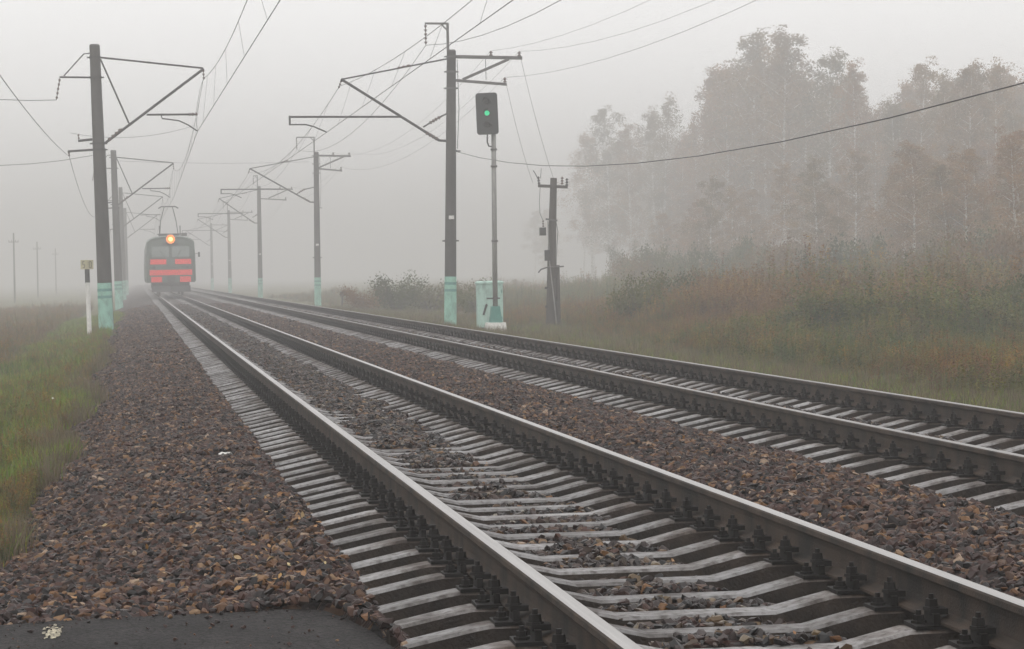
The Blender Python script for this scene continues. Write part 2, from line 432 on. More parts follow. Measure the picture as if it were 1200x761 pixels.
# ------------------------------------------------------------------ terrain heights
T1, T2 = 2.39, 6.43
ROAD_Z = -0.115
def road_end(x):
    return np.interp(x, [-9, -0.62, 0.68, 0.82, 0.90, 0.97, 1.02, 1.04, 1.06], [11.06, 11.12, 11.24, 11.16, 10.85, 10.45, 9.9, 9.0, -50])
def ballast_z(x, y, bed=True):
    x = np.asarray(x, float); y = np.asarray(y, float)
    xs = [-1.5, -1.05, -0.4, 0.35, 0.97]
    zs = [-0.62, -0.47, -0.24, -0.11, -0.055]
    for T in (T1, T2):
        xs += [T - 1.37, T - 1.28, T - 0.62, T - 0.36, T, T + 0.36, T + 0.62, T + 1.28, T + 1.37]
        zs += [-0.075, -0.175, -0.185, -0.10, -0.070, -0.10, -0.185, -0.175, -0.075]
        if T == T1:
            xs += [T1 + 1.55, 4.45, T2 - 1.5]; zs += [-0.04, -0.005, -0.05]
    xs += [T2 + 1.6, 8.5, 9.4]; zs += [-0.07, -0.16, -0.5]
    z = np.interp(x, xs, zs)
    z = z + (vnoise(x, y, 1.7) - 0.5) * 0.05 + (vnoise(x + 9, y, 5.0) - 0.5) * 0.03
    c = np.minimum(np.abs(x - T1), np.abs(x - T2))
    z = z + np.where(c < 0.5, (vnoise(x, y + 31, 2.6) - 0.45) * 0.06 - 0.022 * np.clip((24 - y) / 8, 0, 1) + 0.02 * np.clip((y - 24) / 8, 0, 1), 0)
    # the shoulder rises to the level of the road beside the crossing
    k = np.clip((16.5 - y) / 5.0, 0, 1); k = k * k * (3 - 2 * k)
    lvl = np.where(x < 0.6, ROAD_Z - 0.035, z)
    z = np.where(x < 0.6, z * (1 - k) + np.maximum(z, lvl) * k, z)
    if bed: z = np.where(y < road_end(x - 0.07) + 0.10, np.minimum(z, ROAD_Z - 0.06), z)      # under the asphalt
    return z

def ground_z(x, y):
    x = np.asarray(x, float); y = np.asarray(y, float)
    z = np.interp(x, [-400, -30, -10, -4, -1.6, -1.05, -0.6, 8.6, 9.0, 12, 20, 45, 80, 400],
                     [-1.0, -1.15, -1.15, -0.95, -0.62, -0.50, -0.75, -0.75, -0.42, -0.62, -0.72, -0.70, -0.6, -0.6])
    out = (x < -1.2) | (x > 9)
    z = z + np.where(out, np.where((x > 9) & (x < 16), 0.35, 1.0), 0) * ((vnoise(x, y, 0.35) - 0.5) * 0.22 + (vnoise(x, y, 1.3) - 0.5) * 0.08)
    return z

def grid(name, xs, ys, fz, m):
    X, Y = np.meshgrid(xs, ys)
    Z = fz(X, Y)
    v = np.stack([X, Y, Z], -1).reshape(-1, 3)
    nx, ny = len(xs), len(ys)
    i = np.arange(nx * ny).reshape(ny, nx)
    f = np.stack([i[:-1, :-1], i[:-1, 1:], i[1:, 1:], i[1:, :-1]], -1).reshape(-1)
    return link(name, np_mesh(name, v, f, 4, [m], smooth=True))

gx = np.concatenate([[-1500, -800, -400, -200, -100, -60, -40], np.arange(-30, -2, 1.0), np.arange(-2, 0, 0.2), [0, 4, 8, 8.6], np.arange(9, 30, 0.8), np.arange(30, 90, 3), [110, 160, 300, 600, 1500]])
gy = np.concatenate([[-60, -20, 0], np.arange(6, 60, 0.8), np.arange(60, 140, 2), np.arange(140, 420, 8), [460, 560, 700, 1000, 1700]])
tag(grid('ground', gx, gy, ground_z, 'soil'), kind='structure')
bx_ = np.concatenate([np.arange(-1.5, 9.41, 0.06)])
by_ = np.concatenate([np.arange(4, 30, 0.12), np.arange(30, 80, 0.4), np.arange(80, 200, 1.5), np.arange(200, 640, 10)])
tag(grid('ballast_bed', bx_, by_, ballast_z, 'ballast_bed'), kind='structure')

# asphalt of the level crossing, bottom left corner of the picture
road_edge = [(-9.0, 11.05), (-3.0, 11.08), (-0.62, 11.10), (-0.35, 11.17), (0.05, 11.2), (0.4, 11.22), (0.68, 11.25), (0.82, 11.16), (0.90, 10.85), (0.97, 10.45), (1.02, 9.9), (1.04, 9.0), (1.05, 3.0), (-9.0, 3.0)]
dense = []
for i in range(len(road_edge) - 3):
    a, b2 = Vector(road_edge[i]), Vector(road_edge[i + 1])
    n = max(1, int((b2 - a).length / 0.06)) if i > 0 else 1
    for k in range(n):
        p = a.lerp(b2, k / n)
        dense.append((p.x, p.y + (random.random() - 0.5) * 0.025))
dense += road_edge[-3:]
mb = MB(); n = len(dense)
mb.add([(x, y, ROAD_Z) for x, y in dense] + [(x + 0.01, y + 0.04, ROAD_Z - 0.12) for x, y in dense],
       [tuple(range(n - 1, -1, -1))] + [(i, (i + 1) % n, n + (i + 1) % n, n + i) for i in range(n)])
road = tag(mb.build('road', 'asphalt'), kind='structure')
mb = MB()
def blob(cx, cy, rx, ry, n=18):
    pts = []
    for k in range(n):
        a = 2 * math.pi * k / n; q = 0.75 + random.random() * 0.4
        pts.append((cx + rx * q * math.copysign(abs(math.cos(a)) ** 0.6, math.cos(a)), cy + ry * q * math.copysign(abs(math.sin(a)) ** 0.6, math.sin(a)), ROAD_Z + 0.003 + 0.002 * random.random()))
    mb.add(pts, [tuple(range(n))])
for cx, cy, rx, ry, q in ((-0.395, 10.78, 0.04, 0.2, 70), (-0.38, 9.9, 0.035, 0.25, 60)):
    for k in range(q):
        u, v = random.gauss(0, 0.5), random.gauss(0, 0.5)
        if abs(u) < 1.1 and abs(v) < 1.1: blob(cx + u * rx, cy + v * ry, random.uniform(0.003, 0.011), random.uniform(0.008, 0.05), 8)
tag(mb.build('painted_marking', 'road_paint', road))

# ------------------------------------------------------------------ instanced stuff
def stone_mesh(i, m='ballast_stone'):
    bm = bmesh.new()
    r = random.Random(100 + i)
    sx, sy, sz = 1.0, 0.65 + r.random() * 0.3, 0.45 + r.random() * 0.3
    for k in range(13):
        a = r.random() * 6.283; zz = r.random() * 2 - 1; q = math.sqrt(1 - zz * zz); m_ = 0.8 + 0.3 * r.random()
        bm.verts.new((sx * q * math.cos(a) * m_ * 0.5, sy * q * math.sin(a) * m_ * 0.5, sz * zz * m_ * 0.5))
    res = bmesh.ops.convex_hull(bm, input=bm.verts)
    bmesh.ops.delete(bm, geom=[v for v in bm.verts if not v.link_faces], context='VERTS')
    me = bpy.data.meshes.new('stone_%02d' % i); bm.to_mesh(me); bm.free()
    me.materials.append(MATS[m])
    return me

def variant_collection(name, meshes):
    c = bpy.data.collections.new(name)           # not linked to the scene: only a source for instances
    for me in meshes:
        c.objects.link(bpy.data.objects.new(me.name, me))
    return c

def scatter(name, pts, rot, scl, idx, coll):
    me = bpy.data.meshes.new(name)
    n = len(pts)
    me.vertices.add(n); me.vertices.foreach_set('co', np.asarray(pts, np.float32).ravel())
    a = me.attributes.new('rot', 'FLOAT_VECTOR', 'POINT'); a.data.foreach_set('vector', np.asarray(rot, np.float32).ravel())
    a = me.attributes.new('scl', 'FLOAT_VECTOR', 'POINT'); a.data.foreach_set('vector', np.asarray(scl, np.float32).ravel())
    a = me.attributes.new('idx', 'INT', 'POINT'); a.data.foreach_set('value', np.asarray(idx, np.int32))
    o = link(name, me)
    g = bpy.data.node_groups.new(name + '_nodes', 'GeometryNodeTree')
    g.interface.new_socket('Geometry', in_out='INPUT', socket_type='NodeSocketGeometry')
    g.interface.new_socket('Geometry', in_out='OUTPUT', socket_type='NodeSocketGeometry')
    N, L = g.nodes, g.links
    gi = N.new('NodeGroupInput'); go = N.new('NodeGroupOutput')
    ci = N.new('GeometryNodeCollectionInfo'); ci.inputs['Collection'].default_value = coll
    ci.inputs['Separate Children'].default_value = True; ci.inputs['Reset Children'].default_value = True
    def named(nm, tp):
        q = N.new('GeometryNodeInputNamedAttribute'); q.data_type = tp; q.inputs['Name'].default_value = nm
        return q.outputs['Attribute']
    ip = N.new('GeometryNodeInstanceOnPoints')
    er = N.new('FunctionNodeEulerToRotation')
    L.new(named('rot', 'FLOAT_VECTOR'), er.inputs[0])
    L.new(gi.outputs[0], ip.inputs['Points'])
    L.new(ci.outputs[0], ip.inputs['Instance'])
    ip.inputs['Pick Instance'].default_value = True
    L.new(named('idx', 'INT'), ip.inputs['Instance Index'])
    L.new(er.outputs[0], ip.inputs['Rotation'])
    L.new(named('scl', 'FLOAT_VECTOR'), ip.inputs['Scale'])
    L.new(ip.outputs[0], go.inputs[0])
    md = o.modifiers.new('scatter', 'NODES'); md.node_group = g
    return o

# --- ballast stones
SLEEPER_PITCH = 0.5435
SLEEPER_Y0 = 7.10
def grass_edge(y):
    return -0.95 + 0.55 * (vnoise(np.zeros_like(y) + 2.5, y, 0.35) - 0.5) + 0.35 * (vnoise(np.zeros_like(y) + 9.3, y, 1.1) - 0.5)
def make_stones():
    P, S = [], []
    for (y0, y1, dens, s0, s1) in ((8.0, 16, 680, 0.034, 0.086), (16, 26, 600, 0.036, 0.084), (26, 42, 330, 0.048, 0.078), (42, 75, 150, 0.06, 0.095), (75, 135, 55, 0.08, 0.125)):
        n = int((y1 - y0) * 10.4 * dens)
        x = rng.uniform(-1.25, 9.15, n); y = rng.uniform(y0, y1, n)
        z = ballast_z(x, y, False)
        keep = in_view(x, y, z, step=0.5)
        # none on the road, fewer at the ragged edge to the grass
        keep &= ~(y < road_end(x) - 0.01)
        z = np.where((y < 11.6) & (x < 0.97), np.maximum(z, ROAD_Z - 0.02), z)
        keep &= x > grass_edge(y) + rng.normal(0, 0.09, n)
        # sleepers: stones there only where they lie on top (middle of the track)
        dT = np.minimum(np.abs(x - T1), np.abs(x - T2))
        ph = np.abs(((y - SLEEPER_Y0) / SLEEPER_PITCH + 0.5) % 1 - 0.5) * SLEEPER_PITCH
        onsl = (dT < 1.33) & (ph < 0.12)
        mid = dT < 0.42
        top = -0.075 + 0.012
        keep &= ~(onsl & ~mid)
        keep &= ~(onsl & mid & ((z < -0.079) | (rng.random(n) < 0.5)))
        z = np.where(onsl & mid, np.maximum(z, top), z)
        # none under the rails and fastenings
        dr = np.abs(dT - 0.797)
        keep &= ~((dr < 0.10))
        x, y, z = x[keep], y[keep], z[keep]
        k = len(x)
        sz = rng.uniform(s0, s1, k) * (1 + 0.25 * (rng.random(k) < 0.06))
        P.append(np.stack([x, y, z + sz * 0.12], -1)); S.append(sz)
    # loose stones thrown on to the grass and the edge of the road
    n = 260
    x = rng.uniform(-1.9, -0.9, n); y = rng.uniform(14, 60, n)
    P.append(np.stack([x, y, ground_z(x, y) + 0.05], -1)); S.append(rng.uniform(0.04, 0.075, n))
    n = 190
    x = rng.uniform(-0.9, 0.95, n); y = road_end(x) - 0.02 - rng.random(n) ** 2.5 * 1.6
    P.append(np.stack([x, y, np.full(n, ROAD_Z + 0.008)], -1)); S.append(rng.uniform(0.008, 0.032, n) * (0.6 + 0.6 * (rng.random(n) < 0.3)))
    P = np.concatenate(P); S = np.concatenate(S)
    n = len(P)
    rot = np.stack([rng.normal(0, 0.5, n), rng.normal(0, 0.5, n), rng.uniform(0, 6.283, n)], -1)
    coll = variant_collection('stone_sources', [stone_mesh(i) for i in range(14)] + [stone_mesh(i, 'ballast_stone_greasy') for i in range(14, 24)])
    dT = np.minimum(np.abs(P[:, 0] - T1), np.abs(P[:, 0] - T2))
    idx = np.where((dT < 1.25) & (rng.random(n) < 0.85), rng.integers(14, 24, n), rng.integers(0, 14, n))
    o = scatter('ballast_stones', P, rot, np.repeat(S[:, None], 3, 1), idx, coll)
    tag(o, 'wet reddish brown crushed stone ballast around and between the tracks', 'ballast', kind='stuff')
    return n
N_STONES = make_stones()

# --- grass, weeds
def blades(n, h0, h1, spread, w, mats, seed, lean=0.45):
    r = np.random.default_rng(seed)
    V, F, MI = [], [], []
    for i in range(n):
        a = r.uniform(0, 6.283); q = spread * math.sqrt(r.random())
        bx, by = q * math.cos(a), q * math.sin(a)
        h = r.uniform(h0, h1); ln = r.uniform(0.1, lean) * h; la = r.uniform(0, 6.283)
        wx, wy = -math.sin(la) * w / 2, math.cos(la) * w / 2
        mx, my = bx + math.cos(la) * ln * 0.35, by + math.sin(la) * ln * 0.35
        tx, ty = bx + math.cos(la) * ln, by + math.sin(la) * ln
        o = len(V)
        V += [(bx - wx, by - wy, -0.03), (bx + wx, by + wy, -0.03), (mx - wx * .8, my - wy * .8, h * .55), (mx + wx * .8, my + wy * .8, h * .55), (tx, ty, h)]
        F += [(o, o + 1, o + 3), (o, o + 3, o + 2), (o + 2, o + 3, o + 4)]
        MI += [int(r.random() < 0.15) if len(mats) > 1 else 0] * 3
    return np_mesh('grass_tuft', np.array(V), np.array(F).ravel(), 3, mats, MI)

def weed(n_st, h, spread, leaf, mats, seed, lw=0.05):
    """clump of upright stalks carrying small leaves and seed heads; materials: stalk, leaf, head"""
    r = np.random.default_rng(seed)
    V, F, MI = [], [], []
    for i in range(n_st):
        a = r.uniform(0, 6.283); q = spread * math.sqrt(r.random())
        bx, by = q * math.cos(a), q * math.sin(a)
        hh = h * r.uniform(0.55, 1.05); la = r.uniform(0, 6.283); ln = hh * r.uniform(0.03, 0.22)
        tx, ty = bx + math.cos(la) * ln, by + math.sin(la) * ln
        w = 0.008
        o = len(V)
        V += [(bx - w, by, -0.05), (bx + w, by, -0.05), (tx, ty, hh)]; F.append((o, o + 1, o + 2)); MI.append(0)
        V += [(bx, by - w, -0.05), (bx, by + w, -0.05), (tx, ty, hh)]; F.append((o + 3, o + 4, o + 5)); MI.append(0)
        nl = int(leaf * hh)
        for k in range(nl):
            t = r.uniform(0.12, 1.0)
            px, py, pz = bx + (tx - bx) * t, by + (ty - by) * t, hh * t
            an = r.uniform(0, 6.283); l = lw * r.uniform(1.2, 2.6) * (1.25 - 0.6 * t); dz = r.uniform(-0.5, 0.8) * l
            dx, dy = math.cos(an) * l, math.sin(an) * l
            sx, sy = -math.sin(an) * l * 0.28, math.cos(an) * l * 0.28
            o = len(V)
            V += [(px, py, pz), (px + dx * .5 + sx, py + dy * .5 + sy, pz + dz * .6), (px + dx, py + dy, pz + dz * .7), (px + dx * .5 - sx, py + dy * .5 - sy, pz + dz * .6 + l * .1)]
            F += [(o, o + 1, o + 2), (o, o + 2, o + 3)]
            MI += [2 if t > 0.82 else 1] * 2
    return np_mesh('weed_clump', np.array(V), np.array(F).ravel(), 3, mats, MI)

def patch(n, x0, x1, y0, y1, fade=None):
    x = rng.uniform(x0, x1, n); y = rng.uniform(y0, y1, n)
    z = ground_z(x, y)
    z = np.where((x > -1.5) & (x < 0), np.maximum(z, ballast_z(x, y)), z)
    k = in_view(x, y, z + 0.4, mx=1.1, my=1.4)
    for ox, oy in ((11.62, 79.0), (11.75, 81.2), (11.27, 88.0), (15.2, 90.0)): k &= ~((np.abs(x - ox) < 0.9) & (y - oy < 0.6) & (oy - y < 4))
    if fade is not None: k &= rng.random(n) < fade(x, y)
    return x[k], y[k], z[k]

def place(name, sets, coll, label, cat, smin=0.75, smax=1.3):
    P, S, I = [], [], []
    for (x, y, z, lo, hi, s) in sets:
        n = len(x); P.append(np.stack([x, y, z], -1)); I.append(rng.integers(lo, hi, n)); S.append(rng.uniform(smin, smax, n) * s)
    P = np.concatenate(P); S = np.concatenate(S); I = np.concatenate(I)
    n = len(P)
    rot = np.stack([rng.normal(0, 0.06, n), rng.normal(0, 0.06, n), rng.uniform(0, 6.283, n)], -1)
    o = scatter(name, P, rot, np.stack([S, S, S * rng.uniform(0.8, 1.2, n)], -1), I, coll)
    return tag(o, label, cat, kind='stuff')

def make_grass():
    vs = [blades(30, 0.04, 0.13, 0.14, 0.009, ['grass_green', 'grass_dry'], 10 + i) for i in range(4)]
    vs += [blades(24, 0.08, 0.24, 0.15, 0.009, ['grass_green', 'grass_dry'], 20 + i, 0.8) for i in range(3)]
    vs += [blades(22, 0.10, 0.36, 0.16, 0.009, ['grass_dry', 'grass_green'], 30 + i, 0.6) for i in range(3)]
    for i, m in enumerate(vs): m.name = 'grass_tuft_%02d' % i
    coll = variant_collection('grass_sources', vs)
    strip = lambda x, y: np.clip((vnoise(x, y, 0.9) * 0.6 + vnoise(x + 3, y + 8, 0.33) * 0.6 - 0.32) * 2.0, 0.06, 1)
    near = patch(84000, -3.3, -0.55, 14, 50, lambda x, y: strip(x, y) * np.clip((grass_edge(y) + 0.06 - x) / 0.2, 0, 1))
    far = patch(28000, -3.4, -0.6, 50, 130, lambda x, y: strip(x, y) * np.clip((grass_edge(y) + 0.06 - x) / 0.2, 0, 1))
    edge = patch(9000, -1.5, -0.5, 14, 60, lambda x, y: np.clip((vnoise(x, y, 1.5) - 0.3) * 2, 0, 1) * (np.abs(x - grass_edge(y)) < 0.16))
    field = patch(16000, -16, -3.2, 26, 110, lambda x, y: np.clip((-3.0 - x) * 0.8, 0.1, 1))
    field2 = patch(7000, -40, -3.5, 110, 200)
    place('trackside_grass', [(*near, 0, 7, 0.82), (*far, 3, 7, 1.1), (*edge, 7, 10, 0.7), (*field, 7, 10, 1.1), (*field2, 7, 10, 1.0)], coll,
          'green and dry grass on the slope left of the ballast', 'grass')
    # short grass beyond the far track
    v1 = patch(64000, 8.9, 15.5, 26, 130, lambda x, y: np.clip(1.25 - (x - 12) * 0.3, 0.15, 1))
    place('verge_grass', [(*v1, 0, 8, 0.9)], coll, 'yellowish green grass strip beyond the far track', 'grass')
make_grass()

def make_weeds():
    G = ['weed_stalk', 'weed_green', 'weed_green']; RU = ['weed_stalk', 'weed_rust', 'weed_rust']; GR = ['weed_stalk', 'weed_green', 'weed_rust']
    vs = [weed(9, 1.0 + 0.12 * i, 0.28, 46, G, 40 + i, 0.042) for i in range(4)]
    vs += [weed(9, 1.0 + 0.15 * i, 0.26, 40, RU, 50 + i, 0.038) for i in range(4)]
    vs += [weed(10, 1.1 + 0.15 * i, 0.30, 44, GR, 60 + i, 0.04) for i in range(4)]
    for i, m in enumerate(vs): m.name = 'weed_clump_%02d' % i
    coll = variant_collection('weed_sources', vs)
    sets = []
    def zone(n, x0, x1, y0, y1, s):
        x, y, z = patch(n, x0, x1, y0, y1, lambda x, y: np.clip((x - 11.6) / 2.2, 0.02, 1) * np.clip(0.35 + vnoise(x, y, 0.4), 0.2, 1) * ~((np.abs(x - 15.2 * y / 90) < 0.7) & (y > 72) & (y < 91)))
        q = vnoise(x + 50, y, 0.13) * 0.7 + vnoise(x, y + 17, 0.5) * 0.3 + rng.normal(0, 0.1, len(x))
        hgt = (0.30 + 1.15 * vnoise(x + 7, y + 3, 0.16) * (0.5 + vnoise(x, y + 40, 0.5))) * np.clip(0.36 + (x - 12.2) / 13.0, 0.36, 1.0) * np.interp(x / y, [0.10, 0.17, 0.24], [0.45, 0.5, 1.0])
        for lo, hi, m in ((0, 4, q < 0.47), (8, 12, (q >= 0.47) & (q < 0.64)), (4, 8, q >= 0.64)):
            sets.append((x[m], y[m], z[m], lo, hi, (s * hgt[m])))
    zone(34000, 11.6, 32, 30, 110, 0.95)
    zone(9000, 11.6, 30, 110, 240, 1.15)
    zone(14000, 26, 70, 70, 280, 1.3)
    # rusty weeds at the foot of the left ballast slope
    ex, ey, ez = patch(2600, -1.5, -0.85, 14, 75, lambda x, y: np.clip((vnoise(x, y, 0.8) - 0.3) * 2, 0, 1))
    sets.append((ex, ey, ez, 6, 12, 0.17))
    ex, ey, ez = patch(7000, -5.5, -1.2, 15, 90, lambda x, y: np.clip((vnoise(x + 5, y, 0.6) - 0.4) * 2.5, 0, 1))
    sets.append((ex, ey, ez, 0, 12, 0.24))
    ex, ey, ez = patch(9000, -22, -3.4, 30, 200)
    sets.append((ex, ey, ez, 4, 12, 0.42))
    place('tall_weeds', sets, coll, 'green and rust coloured weeds covering the field before the forest and the left slope', 'weeds')
make_weeds()

# ------------------------------------------------------------------ tracks
def sleeper_mesh():
    prof = [(-1.35, -0.082), (-1.33, -0.075), (-1.05, -0.018), (-0.99, -0.009), (-0.60, -0.012), (-0.34, -0.072), (0.34, -0.072), (0.60, -0.012), (0.99, -0.009), (1.05, -0.018), (1.33, -0.075), (1.35, -0.082)]
    V, F = [], []
    for x, z in prof:
        for y, zz in ((-0.122, -0.26), (-0.082, z - 0.014), (-0.070, z), (0.070, z), (0.082, z - 0.014), (0.122, -0.26)):
            V.append((x, y, zz))
    n = 6
    for i in range(len(prof) - 1):
        for k in range(5):
            F.append((i * n + k, (i + 1) * n + k, (i + 1) * n + k + 1, i * n + k + 1))
    F.append(tuple(range(5, -1, -1))); F.append(tuple((len(prof) - 1) * n + k for k in range(6)))
    me = bpy.data.meshes.new('sleeper'); me.from_pydata(V, [], F)
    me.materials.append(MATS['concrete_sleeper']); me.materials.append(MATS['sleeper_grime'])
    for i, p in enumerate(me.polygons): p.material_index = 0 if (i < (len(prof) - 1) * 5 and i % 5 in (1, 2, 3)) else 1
    me.update()
    return me

def fastener_mb(m=None, ox=0, oy=0, coarse=False):
    m = m or MB()
    m.box((ox, oy, -0.005), (0.37, 0.165, 0.016))
    for s in (-1, 1):
        # rib and clamp pressing on the rail foot
        m.box((ox + s * 0.092, oy, 0.022), (0.026, 0.125, 0.045))
        m.box((ox + s * 0.075, oy, 0.050), (0.075, 0.07, 0.024))
        # tall clamp bolt: washer stack, nut, threaded end
        m.tube([(ox + s * 0.095, oy, z) for z in (0.055, 0.068, 0.068, 0.098, 0.098, 0.118)], [0.036, 0.034, 0.027, 0.023, 0.012, 0.011], 6)
        if not coarse:
            # anchor bolt further out
            m.tube([(ox + s * 0.148, oy, z) for z in (0.0, 0.014, 0.014, 0.036, 0.036, 0.055)], [0.032, 0.032, 0.023, 0.021, 0.011, 0.011], 6)
    return m

SLEEPER = sleeper_mesh()
_f = fastener_mb()
FASTENER = bpy.data.meshes.new('rail_fastener'); FASTENER.from_pydata(_f.v, [], _f.f); FASTENER.materials.append(MATS['fastener_steel']); FASTENER.update()

def rail_profile():
    half = [(0.0, 0.180), (0.020, 0.1795), (0.031, 0.176), (0.0365, 0.168), (0.0375, 0.146), (0.034, 0.140), (0.012, 0.130), (0.009, 0.105), (0.0095, 0.060), (0.014, 0.036), (0.045, 0.0215), (0.073, 0.013), (0.075, 0.010), (0.075, 0.0)]
    return half + [(-x, z) for x, z in half[::-1] if x > 0]

def track(Tx, label, cat_group, top_mat, n_single, y_end):
    root = thing('railway_track', (Tx, 0, 0), label, 'railway track', cat_group)
    pr = rail_profile(); n = len(pr)
    ys = [4.0] + list(np.arange(20, y_end, 25)) + [y_end]
    for s in (-1, 1):
        m = MB(); o = []
        for y in ys: o += [(s * 0.797 + x, y, z) for x, z in pr]
        fs, mi = [], []
        for i in range(len(ys) - 1):
            for k in range(n):
                k2 = (k + 1) % n
                fs.append((i * n + k, i * n + k2, (i + 1) * n + k2, (i + 1) * n + k))
                mi.append(1 if (k in (0, 1) or k in (n - 1, n - 2)) else 0)
        m.add(o, fs); m.mi = mi
        m.add([(s * 0.797 + x, 4.0, z) for x, z in pr], [tuple(range(n))])
        m.build('rail', ['rail_side', top_mat], root)
    count = int((y_end - SLEEPER_Y0) / SLEEPER_PITCH)
    far = MB(); farf = MB()
    for i in range(count):
        y = SLEEPER_Y0 + i * SLEEPER_PITCH + random.gauss(0, 0.008)
        if i < n_single:
            o = link('sleeper', SLEEPER, root)
            o.location = (random.gauss(0, 0.012), y, random.gauss(-0.002, 0.003))
            o.rotation_euler = (random.gauss(0, 0.01), 0, random.gauss(0, 0.006))
            if i < 150:
                for s in (-1, 1):
                    fo = link('rail_fastener', FASTENER, o)
                    fo.location = (s * 0.797 - o.location.x, 0, -o.location.z)
            else:
                for s in (-1, 1): fastener_mb(farf, s * 0.797, y, True)
        else:
            far.add([(v.co.x, v.co.y + y, v.co.z) for v in SLEEPER.vertices], [tuple(p.vertices) for p in SLEEPER.polygons])
    tag(farf.build('distant_fasteners', 'fastener_steel', root), kind='stuff')
    far.mi = [p.material_index for p in SLEEPER.polygons] * (len(far.f) // len(SLEEPER.polygons))
    tag(far.build('distant_sleepers', ['concrete_sleeper', 'sleeper_grime'], root), kind='stuff')
    return root

track(T1, 'near railway track with bright polished rails, the one the train runs on', 'parallel railway tracks', 'rail_polished', 300, 330)
track(T2, 'far railway track with duller rails beside the weedy verge', 'parallel railway tracks', 'rail_worn', 300, 330)

# ------------------------------------------------------------------ overhead line masts
def mast(name, x, y, ztop, lean, label, side, zg=-0.65, r0=0.235, r1=0.165):
    """conical concrete mast with a painted foot; lean = sideways shift of the top. Parts sit in world coordinates minus the base."""
    root = thing(name, (x, y, zg), label, 'pole', 'overhead line masts')
    H = ztop - zg
    ax = lambda z: lean * (z - zg) / H                    # axis offset at world height z
    rad = lambda z: r0 + (r1 - r0) * (z - zg) / H
    zp = 1.30                                            # top of the painted foot
    def col(nm, z0, z1, m, extra=0.0, k=5):
        mb = MB(); pts, rs = [], []
        for i in range(k + 1):
            z = z0 + (z1 - z0) * i / k
            pts.append((ax(z), 0, z - zg)); rs.append(rad(z) + extra)
        mb.tube(pts, rs, 20)
        return mb.build(nm, m, root, smooth=False)
    col('shaft', zp, ztop, 'pole_concrete', 0, 8)
    mb = MB(); mb.tube([(ax(ztop), 0, ztop - zg), (ax(ztop), 0, ztop - zg + 0.05)], [rad(ztop) * 1.02, rad(ztop) * 0.8], 20); mb.build('cap', 'galvanised', root)
    col('painted_foot', zg - 0.4, zp, 'mint_paint', 0.004)
    for zb_ in (zp - 0.30, zp - 0.55):
        col('painted_band', zb_, zb_ + 0.10, 'mint_band', 0.008, 1)
    def W(px, pz, py=0.0): return (px - x, py, pz - zg)  # world X, Z -> local
    return root, ax, rad, W, zg

def clamp(root, ax, rad, zg, z, m='galvanised'):
    mb = MB(); mb.tube([(ax(z), 0, z - zg - 0.035), (ax(z), 0, z - zg + 0.035)], rad(z) + 0.02, 20)
    mb.box((ax(z) - rad(z) - 0.05, 0, z - zg), (0.09, 0.05, 0.05)); mb.box((ax(z) + rad(z) + 0.05, 0, z - zg), (0.09, 0.05, 0.05))
    mb.build('clamp', m, root)

